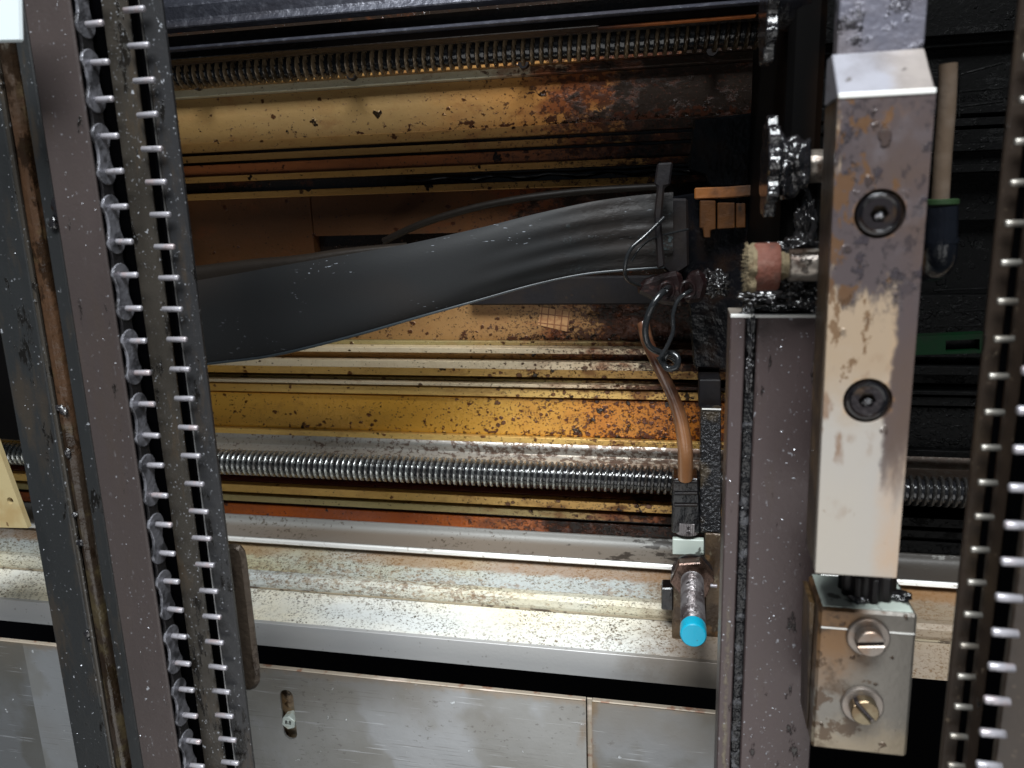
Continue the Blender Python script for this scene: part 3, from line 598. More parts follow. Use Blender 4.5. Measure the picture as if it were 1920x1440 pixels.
# ------------------------------------------------------------------ flat cable
def ribbon(name, top, bot, ys_, thick, mat, label, ridges=0, nU=16, curl=.004):
    T = spline([(a, b, 0) for a, b in top], 12); Bt = spline([(a, b, 0) for a, b in bot], 12); Yv = spline([(q, 0, 0) for q in ys_], 12)
    n = len(T); bm = bmesh.new(); fr = []; bk = []
    for i in range(n):
        rf, rb = [], []
        tr = i / (n - 1)
        for k in range(nU + 1):
            a = k / nU; px = T[i].x * (1 - a) + Bt[i].x * a; py = T[i].y * (1 - a) + Bt[i].y * a
            y = Yv[i].x + curl * (2 * a - 1) ** 4
            if ridges: y += -.0005 * math.cos(a * ridges * 2 * math.pi) * max(0, min(1, (tr - .62) * 5))
            p = P(px, py, y); rf.append(bm.verts.new(p)); rb.append(bm.verts.new(P(px, py, y) + Vector((0, thick, 0))))
        fr.append(rf); bk.append(rb)
    for i in range(n - 1):
        for k in range(nU):
            bm.faces.new((fr[i][k], fr[i][k + 1], fr[i + 1][k + 1], fr[i + 1][k])); bm.faces.new((bk[i][k], bk[i][k + 1], bk[i + 1][k + 1], bk[i + 1][k]))
        for k in (0, nU): bm.faces.new((fr[i][k], bk[i][k], bk[i + 1][k], fr[i + 1][k]))
    for i in (0, n - 1):
        for k in range(nU): bm.faces.new((fr[i][k], fr[i][k + 1], bk[i][k + 1], bk[i][k]))
    lo = [P(Bt[i].x, Bt[i].y, Yv[i].x + curl - .0004) for i in range(0, n, 6)]; hi = [P(T[i].x, T[i].y + 1, Yv[i].x + curl - .0004) for i in range(0, n, 6)]
    o = tag(mk(name, bm, mat, None, True), label, 'cable')
    if ridges:
        for e_ in (lo,):
            b2 = tube(e_, .0007, 10, 4); me2 = mk('edge_bead', b2, 'bead', None, True); d = Vector(me2.location) - Vector(o.location)  # added tube in place of light caught by the lower edge
            me2.parent = o; me2.location = d
    return o
ribbon('flat_cable', [(100, 560), (250, 545), (380, 524), (500, 503), (620, 482), (760, 458), (900, 427), (1000, 402), (1100, 380), (1180, 368), (1262, 360)],
       [(100, 735), (250, 710), (380, 684), (480, 672), (560, 656), (680, 625), (800, 590), (900, 562), (1000, 534), (1110, 512), (1262, 500)],
       [.385, .378, .372, .365, .358, .354, .354, .358, .364, .37, .376], .0022, 'cable', 'wide flat black cable sweeping across the middle', ridges=4, nU=40)
ribbon('flat_cable', [(100, 530), (250, 512), (380, 497), (470, 486), (560, 478), (640, 466), (760, 455)],
       [(100, 590), (250, 570), (380, 545), (470, 530), (560, 512), (640, 492), (760, 470)],
       [.402, .398, .394, .39, .388, .388, .39], .002, 'cable2', 'short dark cable edge lying behind the wide flat cable at left', nU=8)
q = mk('round_cable', tube([P(720, 452, .416), P(790, 420, .410), (P(880, 392, .405)), P(980, 372, .402), P(1100, 358, .402), P(1235, 350, .402)], s(7, .4), 12), 'cable2', None, True)
tag(q, 'thin brown round cable arching above the wide flat cable', 'cable')
c = P(1038, 598, .4235)
q = mk('paper_sticker', polyx([(1014, 575), (1070, 585), (1064, 622), (1008, 609)], .4242, .0002, 0), 'void')
tag(q, 'small orange stamped sticker with a grid, on the brown plate', 'sticker')
m = M('sticker', (.38, .2, .08), .55); k = m.n('ShaderNodeTexBrick'); m.l(m.co((1, 1, 1), .16), k.inputs['Vector'])
k2 = m.n('ShaderNodeVectorMath'); k2.operation = 'MULTIPLY'
sepn = m.n('ShaderNodeSeparateXYZ'); m.l(m.co((1, 1, 1), -.12), sepn.inputs[0]); cmb = m.n('ShaderNodeCombineXYZ'); m.l(sepn.outputs[0], cmb.inputs[0]); m.l(sepn.outputs[2], cmb.inputs[1])
m.nt.links.remove(k.inputs['Vector'].links[0]); m.l(cmb.outputs[0], k.inputs['Vector'])
k.offset = 0; k.inputs['Scale'].default_value = 1; k.inputs['Mortar Size'].default_value = .00035; k.inputs['Brick Width'].default_value = .0038; k.inputs['Row Height'].default_value = .0052; k.inputs['Mortar Smooth'].default_value = .3
m.layer((.12, .035, .01), k.outputs['Fac'], .9); m.layer((.2, .07, .02), m.noise(250, .5, .65), .6); MT['sticker'] = m.done()
q.data.materials[0] = MT['sticker']
# ------------------------------------------------------------------ left column
def vx(px, y): return X(px, 720, y)
ZB, ZT = -.30, .24
t = thing('guide_column', 'dark grey and brown slotted column carrying two roller chains, on the left', 'column', (vx(200, .24), .24, ZB))
def vbox(nm, pa, pb, yf, yb_, mat, ea=None, eb=None, b=.0004):
    return mk(nm, box(vx(pa, ea or yf), vx(pb, eb or yf), yf, yb_, ZB, ZT, b), mat, t)
vbox('outer_plate', 17, 88, .2325, .2350, 'colgrey')
mk('outer_web', box(vx(17, .2325), vx(88, .2325) - .0004, .2352, .2400, ZB, ZT, .0002), 'void', t)
vbox('rib', 88.3, 95, .2318, .2335, 'guide')
vbox('rod_bed', 96, 131, .2385, .2405, 'void')
c = P(112, 720, .2335)
mk('oily_rod', lathe([(ZB, .0026)] + [(ZB + (ZT - ZB) * i / 60, .0026) for i in range(1, 61)], (c.x, .2350, 0), 'z', 24, .0006), 'rod', t, True)
vbox('inner_plate', 131, 154.5, .2332, .2400, 'colgrey')
vbox('brown_bar', 155, 233, .2215, .2230, 'colbrown', b=.0005)
mk('bar_web', box(vx(155, .2215), vx(233, .2215) - .0005, .2232, .2398, ZB, ZT, .0002), 'void', t)
vbox('slot_floor', 210, 292, .2400, .2412, 'void')
vbox('guide_strip', 285, 330, .2330, .2345, 'guide', b=.0005)
mk('strip_web', box(vx(300, .2345), vx(328, .2345) - .0004, .2347, .2398, ZB, ZT, .0002), 'void', t)
vbox('slot_floor', 318, 362, .2400, .2412, 'void')
mk('edge_plate', box(vx(352, .2335), vx(388, .2335), .2335, .2355, ZB, ZT, .0005), 'guidedark', t)
mk('edge_lip', box(vx(349.5, .2334), vx(351.5, .2334), .2333, .2385, ZB, ZT, .0002), 'lipgrey', t)
bmg = bmesh.new()
for k, (px, py, a, b_) in enumerate([(112, 765, .002, .0012), (120, 772, .0015, .0012), (113, 300, .0022, .005), (108, 390, .002, .004), (106, 240, .0024, .003), (139, 965, .0014, .001), (150, 1018, .0018, .0012), (128, 850, .0012, .002), (100, 420, .0014, .002), (165, 1190, .0014, .002)]):
    join(bmg, lump(P(px, py, .2325), (a, .0008, b_), 90 + k, .5, 3))
mk('grease_dabs', bmg, 'grease', t, True)
# ------------------------------------------------------------------ roller chains
def eight(y0, z0, y1, z1, rr, waist, n=9):
    """outline of a link plate between two pins in the y-z plane"""
    pts = []
    L = z1 - z0
    for i in range(n + 1):
        a = math.pi * i / n; pts.append((y1 + rr * math.cos(a), z1 + rr * math.sin(a)))
    for i in range(1, 6):
        q = i / 6; pts.append((y0 - rr + (rr - waist) * math.sin(q * math.pi), z1 - L * q))
    for i in range(n + 1):
        a = math.pi * i / n; pts.append((y0 - rr * math.cos(a), z0 - rr * math.sin(a)))
    for i in range(1, 6):
        q = i / 6; pts.append((y0 + rr - (rr - waist) * math.sin(q * math.pi), z0 + L * q))
    return pts
def chain(label, pxa, pxb, y, pz, count, extra, prad, mat, plates=True, plate_px=None, py_y=None, row=720, tipdir=1):
    (pxt, pyt), (pxb_, pyb) = pz
    zt_, zb_ = Z(pxt, pyt, y), Z(pxb_, pyb, y); pitch = (zt_ - zb_) / (count - 1)
    xa, xb_ = X(pxa, row, y), X(pxb, row, y)
    root = thing('roller_chain', label, 'chain', (xa, y, zb_ - extra * pitch), 'roller chains in the column slots')
    base = Vector(root.location)
    L = xb_ - xa
    pm = lathe([(0, prad * .95), (L * .93, prad), (L * .98, prad * .85), (L, prad * .55)] if tipdir > 0 else [(0, prad * .55), (L * .02, prad * .85), (L * .08, prad), (L, prad * .95)], (0, 0, 0), 'x', 16)
    bmesh.ops.recalc_face_normals(pm, faces=pm.faces)
    me = bpy.data.meshes.new('pin'); pm.to_mesh(me); pm.free(); me.materials.append(MT[mat]); me.polygons.foreach_set('use_smooth', [True] * len(me.polygons))
    for i in range(-extra, count + extra):
        o = bpy.data.objects.new('pin', me); COL.objects.link(o); o.parent = root
        o.location = Vector((xa + random.uniform(-.0002, .0002), y, zb_ + i * pitch)) - base
        o.rotation_euler = (random.random() * 6, random.uniform(-.02, .02), random.uniform(-.02, .02))
    if plates:
        xp = X(plate_px, row, y - .003)
        for kind, off, dx in (('outer', 0, 0), ('inner', 1, -.0004)):
            pts = eight(y, 0, y, pitch, .0040, .0024)
            bm = prism(pts, 'x', 0, .0011, .0002)
            mm = bpy.data.meshes.new('link_plate'); bm.to_mesh(mm); bm.free(); mm.materials.append(MT['link' if kind == 'outer' else 'linkdark'])
            for i in range(-extra, count + extra - 1):
                if (i + off) % 2: continue
                o = bpy.data.objects.new('link_plate', mm); COL.objects.link(o); o.parent = root
                o.location = Vector((xp + dx, 0, zb_ + i * pitch)) - base
    return root, pitch
_, p1 = chain('roller chain with visible link plates beside the brown bar', 248, 286, .2265, ((175, 45), (372, 1437)), 25, 1, .00098, 'pin', True, 240)
_, p2 = chain('roller chain in the narrow slot nearest the left column right edge', 325, 360, .2305, ((252, 18), (437, 1431)), 27, 1, .00096, 'pin', False)
print('pitches', p1, p2)
# white block and small plate at far left
q = mk('end_block', polyx([(-120, -60), (36, -60), (40, 78), (-120, 82)], .205, .0015, .0006), 'white'); tag(q, 'blurred white block in the top left corner', 'block')
t2 = thing('mounting_plate', 'cream plate with a small hole at the left edge', 'plate', P(-20, 980, .30))
hc = P(19, 939, .30); ol = [(P(a, b, .30).x, P(a, b, .30).z) for a, b in [(-200, 800), (-12, 815), (52, 990), (-200, 985)]]
mk('sheet', plate(ol[::-1], [circ(hc.x, hc.z, .0018)], .30, .3025), 'cream', t2)
q = mk('dark_cover', polyx([(-320, -140), (110, -140), (110, 832), (-320, 800)], .33, .003, .0006), 'nearblack'); tag(q, 'near-black cover sheet behind the left column at the left edge', 'cover')  # added sheet, its black stands in for the dark behind the column
# worn rubbing strip right of the column
q = mk('wear_strip', prism([(P(a, b, .262).x, P(a, b, .262).z) for a, b in [(420, 1024), (440, 1022), (452, 1030), (457, 1045), (484, 1270), (482, 1288), (470, 1298), (430, 1296)]], 'y', .262, .2655, .0014), 'worn')
tag(q, 'worn brown rounded wear strip against the left column', 'strip')
# ------------------------------------------------------------------ right column
t = thing('guide_column', 'dark brown blurred column with bright chain pins at the right edge', 'column', (vx(1880, .2), .2, ZB))
def vbox2(nm, pa, pb, yf, yb_, mat): return mk(nm, box(vx(pa, yf), vx(pb, yf), yf, yb_, ZB, ZT, .0004), mat, t)
vbox2('outer_strip', 1838, 1871, .1990, .2008, 'rightcol'); vbox2('slot_floor', 1868, 1925, .2040, .2052, 'void')
vbox2('middle_strip', 1888, 1916, .1990, .2008, 'rightcol'); vbox2('slot_floor', 1925, 2000, .2025, .2038, 'void'); vbox2('inner_strip', 1952, 2080, .179, .1812, 'rightcol'); vbox2('inner_web', 1990, 2080, .1814, .2023, 'void')
chain('blurred chain of dull pins on the right column, left one of its two', 1853, 1890, .1960, ((1903, 108), (1788, 1435)), 21, 2, .00080, 'pin2', False, tipdir=-1)
chain('blurred chain of bright white pins at the right border', 1914, 1968, .1752, ((1935, 770), (1842, 1434)), 11, 4, .00098, 'pin', False, tipdir=-1)
# ------------------------------------------------------------------ anodised post
yq = .245
t = thing('anodised_post', 'brown anodised square post with a greasy T-slot, right of centre', 'post', (X(1450, 720, yq), yq, ZB))
zt_ = Z(1450, 592, yq)
def pbox(nm, a, b, yf, yb_, mat, zt=zt_, bb=.0004): return mk(nm, box(X(a, 720, yf), X(b, 720, yf), yf, yb_, ZB, zt, bb), mat, t)
pbox('left_lip', 1366, 1394, yq, .262, 'post')
pbox('slot_fill', 1394.5, 1415, .2485, .262, 'groove')
pbox('face', 1415.5, 1562, yq, .262, 'post')
mk('top_edge', box(X(1366, 720, yq), X(1562, 720, yq), yq - .0003, yq + .0012, zt_ - .0006, zt_ + .0005, .0002), 'bright', t)
mk('top_cap', box(X(1366, 720, yq), X(1562, 720, yq), yq + .0014, .262, zt_ - .0005, zt_ + .0002, .0001), 'alu', t)
for i, (px, py, rx, rz, yy) in enumerate([(1408, 600, .0016, .004, .2463), (1407, 640, .0013, .005, .2468), (1404, 700, .0012, .006, .247), (1404, 585, .0022, .0014, .247)]):
    c = P(px, py, yy); q = mk('grease_blob', lump(c, (rx, .0018, rz), i + 3, .5), 'grease', None, True)
    tag(q, ['glossy grease blob at the head of the post slot', 'elongated grease blob in the post slot, just below its head', 'lowest long grease streak in the post slot', 'grease blob on the top edge of the post above its slot'][i], 'grease', 'grease blobs on the post slot')
# ------------------------------------------------------------------ long clamp block
t = thing('clamp_block', 'long cream and brown stained steel block with two socket screws', 'block', (X(1610, 1080, .2), .2, Z(1610, 1080, .2)))
yb0 = .2000
zA, zB_, zC, zD = Z(1660, 177, yb0), Z(1650, 96, .212), .26, Z(1605, 1079, yb0)
xl0, xr0 = X(1572, 180, yb0), X(1755, 176, yb0); xl1, xr1 = X(1529, 1075, yb0), X(1681, 1083, yb0)
def lx(z): k = (z - zA) / (zD - zA); return xl0 + (xl1 - xl0) * k
def rx_(z): k = (z - zA) / (zD - zA); return xr0 + (xr1 - xr0) * k
holes = []
sc_pos = [(1650, 401), (1627, 752)]
for px, py in sc_pos:
    c = P(px, py, yb0); holes.append(circ(c.x, c.z, s(42, yb0), 40))
mk('face_plate', plate([(lx(zD), zD), (rx_(zD), zD), (rx_(zA), zA), (lx(zA), zA)], holes, yb0, yb0 + .0030), 'block', t)
mk('body', prism([(lx(zD) + .0001, zD + .0001), (rx_(zD) - .0001, zD + .0001), (rx_(zA) - .0001, zA - .0003), (lx(zA) + .0001, zA - .0003)], 'y', yb0 + .0031, .2185, .0003), 'blockside', t)
bm = bmesh.new()
q4 = [bm.verts.new(v) for v in ((xl0, yb0, zA), (xr0, yb0, zA), (xr0, .212, zB_), (xl0, .212, zB_), (xl0, .2185, zA), (xr0, .2185, zA), (xr0, .2185, zB_), (xl0, .2185, zB_))]
for ids in ((0, 1, 2, 3), (4, 5, 6, 7), (0, 1, 5, 4), (3, 2, 6, 7), (0, 3, 7, 4), (1, 2, 6, 5)): bm.faces.new([q4[i] for i in ids])
mk('bevel_face', bev(bm, .0003), 'bevel', t)
mk('upper_body', box(xl0 + .0012, xr0, .2126, .2184, zB_ - .002, zC, .0003), 'upper', t)
mk('bright_edge', box(xl0, xr0, yb0 - .0003, yb0 + .0010, zA - .0004, zA + .0008, .0002), 'bright', t)
for i, (px, py) in enumerate(sc_pos):
    c = P(px, py, yb0)
    st = thing('socket_screw', ['black socket screw in the upper hole of the long block', 'wet rusty socket screw in the lower hole of the long block'][i], 'screw', c, 'socket screws in the long block')
    R = s(37, yb0)
    hexa = [(c.x + R * .42 * math.cos(a * math.pi / 3), c.z + R * .42 * math.sin(a * math.pi / 3)) for a in range(6)]
    mk('head', plate(circ(c.x, c.z, R * .97, 40), [hexa], yb0 + .0006, yb0 + .0028), 'screwdark', st)
    mk('head_rim', torus(c + Vector((0, .0011, 0)), R * .84, .0008), 'wet', st, True)
    mk('socket_grease', lump((c.x + .0004, yb0 + .0024, c.z - .0008), (R * .26, .0012, R * .22), i + 20, .4), 'grease', st, True)
# ------------------------------------------------------------------ lower block with slotted screws
yl = .215
t = thing('end_block', 'brown stained steel block with two slotted screws, bottom right', 'block', P(1610, 1415, yl))
zt2, zb2 = Z(1640, 1147, yl), Z(1610, 1412, yl)
xa0, xa1, xc0, xc1 = X(1537, 1135, yl), X(1722, 1145, yl), X(1521, 1402, yl), X(1700, 1418, yl)
ov = [(xc0, zb2), (xc1, zb2), (xa1, zt2), (xa0, zt2)]
mk('body', prism(ov, 'y', yl, .236, .0008), 'lower', t)
mk('top_skin', box(xa0 + .001, xa1 - .001, yl + .001, .2355, zt2 - .0002, zt2 + .0003, .0001), 'pale', t)
mk('seam_line', box(X(1540, 1170, yl), X(1716, 1170, yl), yl - .00025, yl + .0005, Z(1600, 1181, yl), Z(1600, 1179, yl), 0), 'bright', t)
mk('side_plate', prism([(X(1508, 1110, .232), Z(1508, 1100, .232)), (xa0 - .0002, Z(1508, 1100, .232)), (xc0 - .0002, zb2 + .001), (X(1500, 1400, .232), zb2 + .001)], 'y', .222, .236, .0006), 'blockside', t)
for i, (px, py, hx, hy, ang) in enumerate([(1627, 1193, 1626, 1196, .12), (1616, 1320, 1616, 1323, -.85)]):
    c = P(px, py, yl); st = thing('slotted_screw', ['upper slotted screw with domed head and washer on the lower block', 'lower brassy slotted screw with diagonal slot and washer'][i], 'screw', c, 'slotted screws on the lower block')
    mk('washer', lathe([(-.0001, s(40, yl)), (-.0009, s(39, yl)), (-.0011, s(37, yl)), (-.0011, s(12, yl))], (c.x, yl, c.z), 'y', 36), 'washer', st, False)
    R = s(26, yl); hh = .0034
    # head: cylinder with real slot, two half discs
    bmh = bmesh.new()
    w_ = .00055
    for sg in (-1, 1):
        pts = []
        a0 = math.asin(w_ / R)
        for k in range(19):
            a = a0 + (math.pi - 2 * a0) * k / 18
            x, z = R * math.cos(a), R * math.sin(a) * sg
            ca, sa = math.cos(ang), math.sin(ang)
            pts.append((c.x + x * ca - z * sa, c.z + x * sa + z * ca))
        join(bmh, prism(pts, 'y', yl - .0011 - hh, yl - .0010, .0004))
    mk('head', bmh, 'screwbrass' if i else 'washer', st)
    mk('slot', prism(circ(c.x, c.z, R * .93, 24), 'y', yl - .0011 - hh + .0012, yl - .0011, 0), 'screwdark', st)
q = mk('pinion', lathe([(0, .0052), (.009, .0052)], (P(1620, 1100, .224).x, .224, P(1620, 1112, .224).z), 'z', 26), 'black', None)
bm = bmesh.new(); c = P(1628, 1105, .224)
for k in range(20):
    a = 2 * math.pi * k / 20
    join(bm, box(-.0006, .0006, .0045, .0072, 0, .010, .0002)); 
    for v in bm.verts[-(len(bm.verts) // (k + 1)):] if False else []: pass
bm.free()
bpy.data.objects.remove(q)
pts = []
for k in range(40):
    a = 2 * math.pi * k / 40; rr = .0078 if (k // 2) % 2 else .0066
    pts.append((c.x + rr * math.cos(a), .226 + rr * math.sin(a)))
q = mk('pinion', prism(pts, 'z', zt2 + .0005, Z(1620, 1076, .222), .0002), 'black'); tag(q, 'small black toothed pinion between the long block and the lower block', 'gear')
for i, (px, py, yy, rr) in enumerate([(1682, 1127, .224, (.0038, .003, .0013)), (1612, 1118, .221, (.003, .003, .0012))]):
    c = P(px, py, yy); q = mk('grease_blob', lump((c.x, c.y, zt2 + .001), rr, 40 + i, .35), 'grease', None, True)
    tag(q, ['shiny black grease drop at the right on top of the lower block', 'grease smear below the pinion on the lower block'][i], 'grease')
# ------------------------------------------------------------------ carriage plates, dark housing
t = thing('carriage', 'black greasy carriage housing between the rails and the stained block', 'carriage', P(1480, 560, .30))
mk('side_plate', box(X(1468, 200, .27), X(1568, 200, .24), .262, .40, Z(1500, 575, .262), .25, .002), 'nearblack', t)
mk('lower_housing', prism([(P(a, b, .395).x, P(a, b, .395).z) for a, b in [(1240, 372), (1300, 362), (1470, 362), (1470, 700), (1300, 690), (1290, 560), (1238, 500)]], 'y', .395, .413, .001), 'wet', t)
mk('rail_shoe', polyx([(1300, 225), (1460, 205), (1460, 350), (1330, 352), (1322, 330), (1290, 320)], .405, .012, .001), 'wet', t)
mk('connector_bracket', polyx([(1302, 352), (1362, 350), (1430, 345), (1430, 366), (1362, 372), (1302, 374)], .386, .006, .0006), 'orange', t)
mk('connector_body', polyx([(1312, 376), (1342, 376), (1342, 430), (1332, 432), (1332, 446), (1320, 446), (1318, 428), (1312, 428)], .384, .010, .0004), 'brownbox', t)
mk('connector_body', polyx([(1345, 380), (1378, 380), (1378, 428), (1345, 430)], .386, .010, .0004), 'brownbox', t)
mk('connector_body', polyx([(1380, 381), (1398, 381), (1398, 427), (1380, 428)], .387, .010, .0004), 'brownbox', t)
mk('clip_body', polyx([(1202, 528), (1250, 512), (1275, 508), (1282, 530), (1285, 575), (1240, 572), (1190, 548)], .372, .012, .002), 'darkred', t)
mk('clip_body', polyx([(1284, 525), (1300, 508), (1318, 508), (1328, 530), (1318, 566), (1284, 572)], .370, .012, .002), 'darkred', t)
q = mk('cable_strap', polyx([(1232, 306), (1262, 304), (1256, 348), (1246, 350), (1240, 420), (1247, 500), (1232, 505), (1226, 400), (1232, 350), (1226, 346)], .362, .004, .0008), 'black')
tag(q, 'dark strap holding the flat cable to the rail', 'strap')
q = mk('sheet_flap', polyx([(1235, 372), (1290, 372), (1292, 500), (1262, 520), (1240, 500)], .378, .004, .001), 'black'); tag(q, 'black flap behind the strap at the end of the flat cable', 'flap')
q = mk('black_wire', tube([P(1245, 408, .36), P(1212, 440, .355), P(1182, 468, .352), P(1172, 500, .352), P(1176, 524, .356), P(1200, 536, .364)], s(3.6, .36)), 'wire', None, True); tag(q, 'thin black wire looping left of the strap', 'wire')
q = mk('black_wire', tube([P(1290, 430, .372), P(1230, 445, .362), P(1200, 465, .357), P(1184, 490, .355)], s(2, .36)), 'wire', None, True); tag(q, 'hair-thin wire branching across the cable end', 'wire')
q = mk('black_wire', tube([P(1254, 540, .366), P(1246, 545, .350), P(1228, 565, .345), P(1214, 595, .345), P(1210, 625, .345), P(1218, 650, .347), P(1240, 662, .35), P(1262, 672, .352), P(1270, 684, .354)], s(6.2, .35)), 'wire', None, True); tag(q, 'thick black wire loop hanging from the left clip', 'wire')
q = mk('black_wire', tube([P(1297, 545, .362), P(1290, 548, .347), P(1272, 562, .345), P(1262, 590, .344), P(1262, 620, .344), P(1253, 645, .343), P(1240, 667, .342)], s(4, .345)), 'wire', None, True); tag(q, 'thinner black wire loop hanging from the right clip', 'wire')
for px, py, l_ in ((1250, 544, 'ring around the left wire hole of the dark red clip'), (1289, 542, 'ring around the right wire hole of the dark red clip')):
    c = P(px, py, .3685)
    q = mk('wire_grommet', tube([c + Vector((math.cos(a * math.pi / 6) * .0032, -.001, math.sin(a * math.pi / 6) * .0036)) for a in range(13)], .0009, 8, 4), 'darkred', None, True); tag(q, l_, 'grommet', 'wire grommets')
q = mk('wire_knot', tube([P(1235, 668, .346), P(1250, 690, .345), P(1268, 688, .344), P(1270, 670, .345), P(1255, 662, .347), P(1244, 676, .348)], s(6, .345)), 'wire', None, True); tag(q, 'black cable tie knot around the brown cable', 'cable tie')
q = mk('sensor_cable', tube([P(1206, 606, .362), P(1214, 640, .358), P(1232, 680, .356), P(1252, 722, .357), P(1268, 760, .36), P(1279, 800, .362), P(1285, 845, .365), P(1285, 896, .372)],
      lambda q: s(11.5, .36) + s(3.5, .36) * max(0, min(1, (q - .45) * 2.2))), 'amber', None, True); tag(q, 'brown amber cable hanging down to the sensor plug', 'cable')
# sprockets (axis along x)
def sprocket(px, py, y, R, teeth, label, grime):
    c = P(px, py, y); st = thing('sprocket', label, 'gear', (c.x, c.y, c.z), 'greasy sprockets')
    pts = []
    n = teeth * 6
    for k in range(n):
        a = 2 * math.pi * k / n; ph = (k % 6) / 6
        rr = R * (1 if ph < .2 else .97 if ph < .35 else .84 if ph < .6 else .82 if ph < .8 else .92)
        pts.append((c.y + rr * math.cos(a + .2), c.z + rr * math.sin(a + .2)))
    mk('toothed_disc', prism(pts, 'x', c.x - .0012, c.x + .0022, .0004), 'grease' if grime else 'screwdark', st)
    return st, c
st, c = sprocket(1440, 315, .262, .0155, 9, 'grease-caked sprocket beside the stained block, lower one', True)
bm = lathe([(.0015, .006)] + [(.0018 + .0095 * k / 16, (.0102 - .0020 * k / 16)) for k in range(17)] + [(.0116, .004)], c, 'x', 64, .0030, 4)
mk('hub_grease', bm, 'grease', st, True)
mk('hub_step', lathe([(.010, .0046), (.0105, .0050), (.0165, .0050), (.0168, .0046)], c, 'x', 32), 'stub', st, True)
st, c = sprocket(1438, 18, .268, .0165, 9, 'dark sprocket with shiny teeth at the end of the top beam', True)
mk('hub_grease', lathe([(.001, .007), (.004, .007), (.012, .006)], c, 'x', 30, .001), 'wet', st, True)
# felt roller
yf = .236; t = thing('felt_roller', 'pinkish felt roller with fuzzy cream end on a steel stub', 'roller', P(1440, 540, yf))
c = P(1440, 500, yf); xa = X(1408, 500, yf); xb2 = X(1460, 500, yf)
c = Vector((0, yf, c.z)); rr = s(42, yf)
mk('felt', lathe([(xa + .0006, rr * .94), (xa + .0012, rr), (xb2 - .0006, rr), (xb2, rr * .93), (xb2 + .0002, rr * .5)], c, 'x', 44, .0002), 'felt', t, True)
bm = bmesh.new()
join(bm, lathe([(xa - .0014, rr * .4), (xa - .0012, rr * .85), (xa + .0002, rr * 1.0), (xa + .0012, rr * .98)], c, 'x', 60, .0016, 2))
rnd = random.Random(4)
for k in range(170):
    a = rnd.random() * 6.283; r0 = rr * rnd.uniform(.5, 1.02)
    p0 = Vector((xa - .0010, c.y + r0 * math.cos(a), c.z + r0 * math.sin(a)))
    d = Vector((-rnd.uniform(.0004, .0016), .0010 * math.cos(a) * rnd.random(), .0010 * math.sin(a) * rnd.random()))
    sv = Vector((0, .00012, .00012))
    a_, b_, c_ = bm.verts.new(p0 - sv), bm.verts.new(p0 + sv), bm.verts.new(p0 + d)
    bm.faces.new((a_, b_, c_)); e_ = bm.verts.new(p0 + Vector((0, .0001, -.0001))); bm.faces.new((a_, c_, e_))
mk('frayed_end', bm, 'fuzz', t)
xc, xd = X(1478, 490, yf), X(1562, 490, yf)
c2 = c + Vector((0, 0, .0003))
mk('neck', lathe([(xb2 - .0003, rr * .55), (xb2 + .001, rr * .6), (xc - .0005, rr * .5), (xc, rr * .5)], c2, 'x', 30, .0004), 'fuzz', t, True)
mk('steel_stub', lathe([(xc, rr * .62), (xc + .0005, rr * .68), (xd, rr * .68), (xd + .0003, rr * .5)], c2, 'x', 40), 'stub', t, True)
gb = [(1510, 545, .242, (.0055, .004, .0036)), (1492, 532, .240, (.003, .003, .0028)), (1535, 556, .246, (.0055, .005, .0045)), (1485, 468, .260, (.009, .005, .0032)), (1508, 425, .262, (.0034, .003, .009)), (1440, 562, .258, (.008, .004, .0026)), (1500, 580, .250, (.012, .004, .0014)), (1340, 530, .378, (.006, .004, .006))]
gl = ['largest shiny grease lump under the steel stub of the felt roller', 'small grease lump under the neck of the felt roller', 'grease lump in the corner between roller stub and block', 'bluish grease lump just above the felt roller',
      'dripping grease strand between sprocket and roller', 'grease mound below the felt roller', 'thin grease smear along the top of the post', 'black grit lump right of the clips']
for i, (px, py, yy, rr3) in enumerate(gb):
    q = mk('grease_lump', lump(P(px, py, yy), rr3, 60 + i, .55, 5, 2.0), 'greasewet', None, True); tag(q, gl[i], 'grease', 'grease lumps around the roller')
# ------------------------------------------------------------------ sensor assembly
t = thing('sensor_bracket', 'oily brown bracket plate carrying the blue-tipped sensor', 'bracket', P(1310, 1240, .35))
mk('foot_plate', polyx([(1260, 1085), (1322, 1088), (1322, 1238), (1260, 1232)], .368, .016, .0006), 'bracket', t)
mk('rear_plate', polyx([(1322, 1000), (1352, 1002), (1352, 1245), (1322, 1240)], .371, .012, .0005), 'bracket', t)
mk('slide_plate', polyx([(1313, 768), (1352, 768), (1352, 1000), (1313, 1000)], .372, .03, .0006), 'grit', t)
mk('slide_edge', box(X(1316, 768, .372), X(1352, 768, .372), .3712, .3722, Z(1330, 768, .372), Z(1330, 765.5, .372), .0001), 'bright', t)
mk('upper_plate', polyx([(1310, 712), (1352, 712), (1352, 765), (1310, 765)], .380, .03, .0006), 'black', t)
mk('set_screw', polyx([(1240, 1103), (1262, 1103), (1262, 1146), (1240, 1144)], .366, .010, .0006), 'wet', t)
mk('pale_plate', polyx([(1261, 1011), (1320, 1013), (1320, 1042), (1261, 1040)], .372, .004, .0004), 'pale', t)
mk('stop_pin', lathe([(0, .0009), (.003, .0009)], P(1332, 1098, .352), 'x', 14), 'pin', t, True)
tp = thing('cable_plug', 'black ribbed cable plug below the brown cable', 'plug', P(1286, 1000, .37))
cx = X(1287, 950, .37)
mk('body', polyx([(1260, 898), (1310, 898), (1314, 1000), (1259, 1000)], .372, .016, .0008), 'wet', tp)
for py in (902, 924, 946): mk('rib', polyx([(1264, py), (1308, py), (1308, py + 5), (1264, py + 5)], .3705, .003, .0003), 'black', tp)
c = P(1288, 1000, .366); R = s(23, .366); bm = bmesh.new()
pts = []
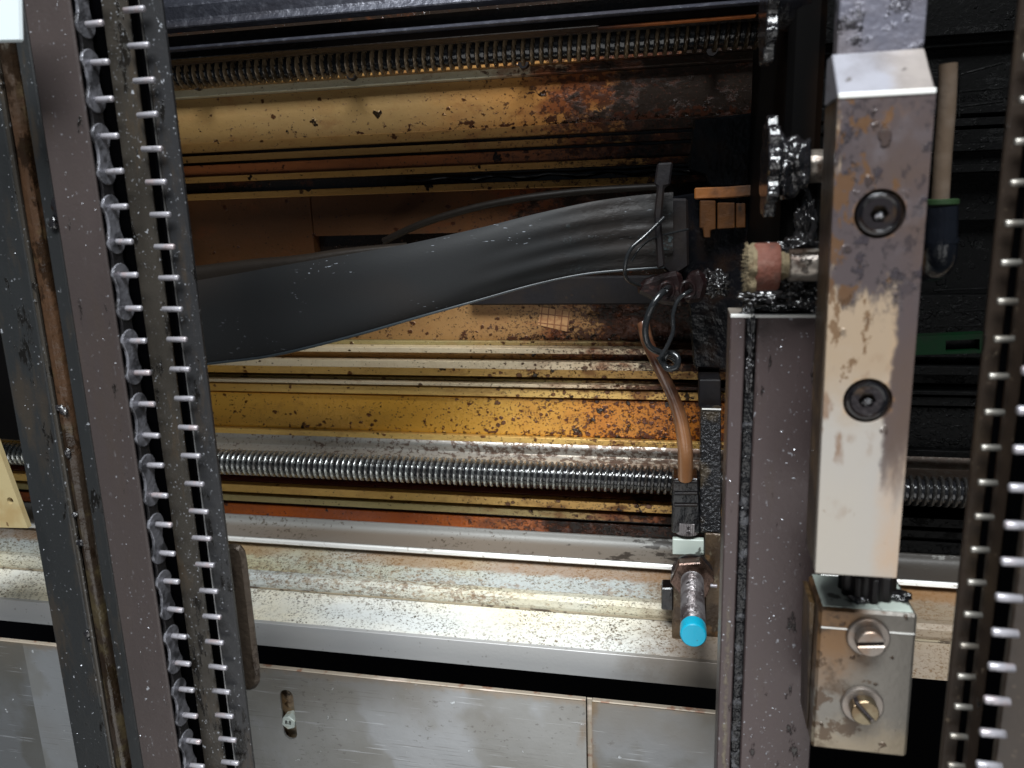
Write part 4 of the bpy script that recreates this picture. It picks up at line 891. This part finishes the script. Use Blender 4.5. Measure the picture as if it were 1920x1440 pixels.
for k in range(64):
    a = 2 * math.pi * k / 64; rr = R * (1 if k % 2 else .9); pts.append((c.x + rr * math.cos(a), .3755 + rr * math.sin(a) * .9))
mk('knurled_ring', prism(pts, 'z', Z(1288, 1010, .368), Z(1288, 988, .368), .0001), 'sensor', tp)
t = thing('proximity_sensor', 'threaded round sensor with bright blue tip pointing out of the bracket', 'sensor', P(1300, 1195, .311))
vpx, vpy = 960 + F * (EX.cross(Vector((0, 0, 0))).x if False else 0), 0
ycap, ynut = .309, .372
cc = P(1300, 1192, ycap); c0 = Vector((cc.x, 0, cc.z)); R = s(26.5, ycap)
mk('blue_cap', lathe([(ycap, R * .90), (ycap + .0005, R * .985), (ycap + .0009, R), (ycap + .0066, R), (ycap + .0068, R * .9)], c0, 'y', 40), 'cyan', t, True)
pr = []
n = 150
for k in range(n + 1):
    a = ycap + .0062 + (ynut + .002 - ycap - .0062) * k / n; pr.append((a, R * (.985 if k % 2 else .93)))
mk('threaded_barrel', lathe(pr, c0, 'y', 36), 'sensor', t, True)
nr = s(44, .360)
pts = [(c0.x + nr * math.cos(a * math.pi / 3 + .15), c0.z + nr * math.sin(a * math.pi / 3 + .15)) for a in range(6)]
mk('hex_nut', prism(pts, 'y', .359, .366, .0006), 'nut', t)
mk('lock_washer', lathe([(.366, nr * .95), (.3675, nr * .95)], c0 + Vector((0, 0, .0002)), 'y', 30), 'screwdark', t)
# ------------------------------------------------------------------ air fitting and green connector at right
t = thing('air_fitting', 'black elbow air fitting with green ring and milky tube, behind the block', 'fitting', P(1762, 520, .26))
ya = .262
mk('tube', tube([P(1778, 120, ya), P(1775, 200, ya), P(1768, 290, ya), P(1763, 375, ya)], s(14, ya), 18), 'tube', t, True)
c = P(1765, 380, ya)
mk('green_ring', lathe([(-.0007, s(24, ya)), (-.0004, s(27, ya)), (.0008, s(27, ya)), (.0011, s(23, ya))], c, 'z', 32), 'greenring', t, True)
mk('elbow', tube([P(1763, 388, ya), P(1763, 420, ya), P(1762, 460, ya), P(1758, 490, ya + .004), P(1740, 500, ya + .014), P(1700, 500, ya + .02)], lambda q: s(27, ya) * (1 if q < .35 else 1.02), 22), 'blueblack', t, True)
mk('collar', lathe([(-.0005, s(29, ya)), (.0009, s(29, ya))], P(1763, 452, ya), 'z', 30), 'blueblack', t, True)
t = thing('green_connector', 'dark green plastic connector behind the stained block', 'connector', P(1780, 660, .36))
go = [(P(a, b, .36).x, P(a, b, .36).z) for a, b in [(1690, 662), (1838, 658), (1842, 622), (1690, 628)]]
gh = [(P(a, b, .36).x, P(a, b, .36).z) for a, b in [(1766, 655), (1829, 652), (1829, 632), (1766, 635)]]
mk('shell', plate(go, [gh], .355, .362), 'green', t); mk('socket', polyx([(1764, 632), (1831, 630), (1831, 655), (1764, 657)], .3605, .004, 0), 'black', t)
t = thing('bronze_rack', 'dim bronze rack of thin bars in the dark at the right', 'rack', P(1780, 600, .42))  # wire frame built from thin bars
for a, b, c_, d in ((1800, 140, 1880, 118), (1800, 172, 1880, 165), (1800, 200, 1880, 190), (1790, 585, 1850, 580), (1755, 612, 1850, 610), (1750, 545, 1860, 540)):
    mk('bar', tube([P(a, b, .38), P(c_, d, .38)], .0005, 8, 2), 'tan', t, True)
mk('upright', tube([P(1800, 130, .38), P(1798, 220, .38)], .0005, 8, 2), 'tan', t, True)
# ------------------------------------------------------------------ metal chips lying on the greasy faces (uncountable)
def chips(name, label, faces, n, seed, smin=.00015, smax=.0006, mat='chip', zmax=.18):
    rnd = random.Random(seed); bm = bmesh.new()
    for _ in range(n):
        pa, pb, y = rnd.choices(faces, [abs(q[1] - q[0]) for q in faces])[0]
        x = vx(rnd.uniform(pa, pb), y); z = rnd.uniform(-.24, zmax); a = rnd.random() * 6.28; l_ = rnd.uniform(smin, smax) * (1 if rnd.random() < .9 else 1.8); w_ = l_ * rnd.uniform(.3, .7)
        dx, dz = Vector((math.cos(a), 0, math.sin(a))), Vector((-math.sin(a), 0, math.cos(a)))
        c = Vector((x, y, z)); top = c + Vector((0, -w_ * .8, 0))
        q = [bm.verts.new(c + dx * l_), bm.verts.new(c + dz * w_), bm.verts.new(c - dx * l_), bm.verts.new(c - dz * w_), bm.verts.new(top + dx * l_ * .3)]
        for i in range(4): bm.faces.new((q[i], q[(i + 1) % 4], q[4]))
        bm.faces.new(q[:4])
    o = mk(name, bm, mat); tag(o, label, 'metal chips'); o['kind'] = 'stuff'; return o
chips('metal_chips', 'tiny metal chips stuck to the left column', [(22, 86, .2324), (133, 152, .2339), (160, 230, .2214), (298, 323, .2344), (355, 372, .2344)], 260, 1, .0001, .0003)
zz = zt_
rnd = random.Random(9)
o = chips('metal_chips', 'tiny metal chips stuck to the brown post face', [(1368, 1392, yq - .0001), (1418, 1540, yq - .0001)], 200, 2, .0001, .00032, 'chip', zt_ - .002)
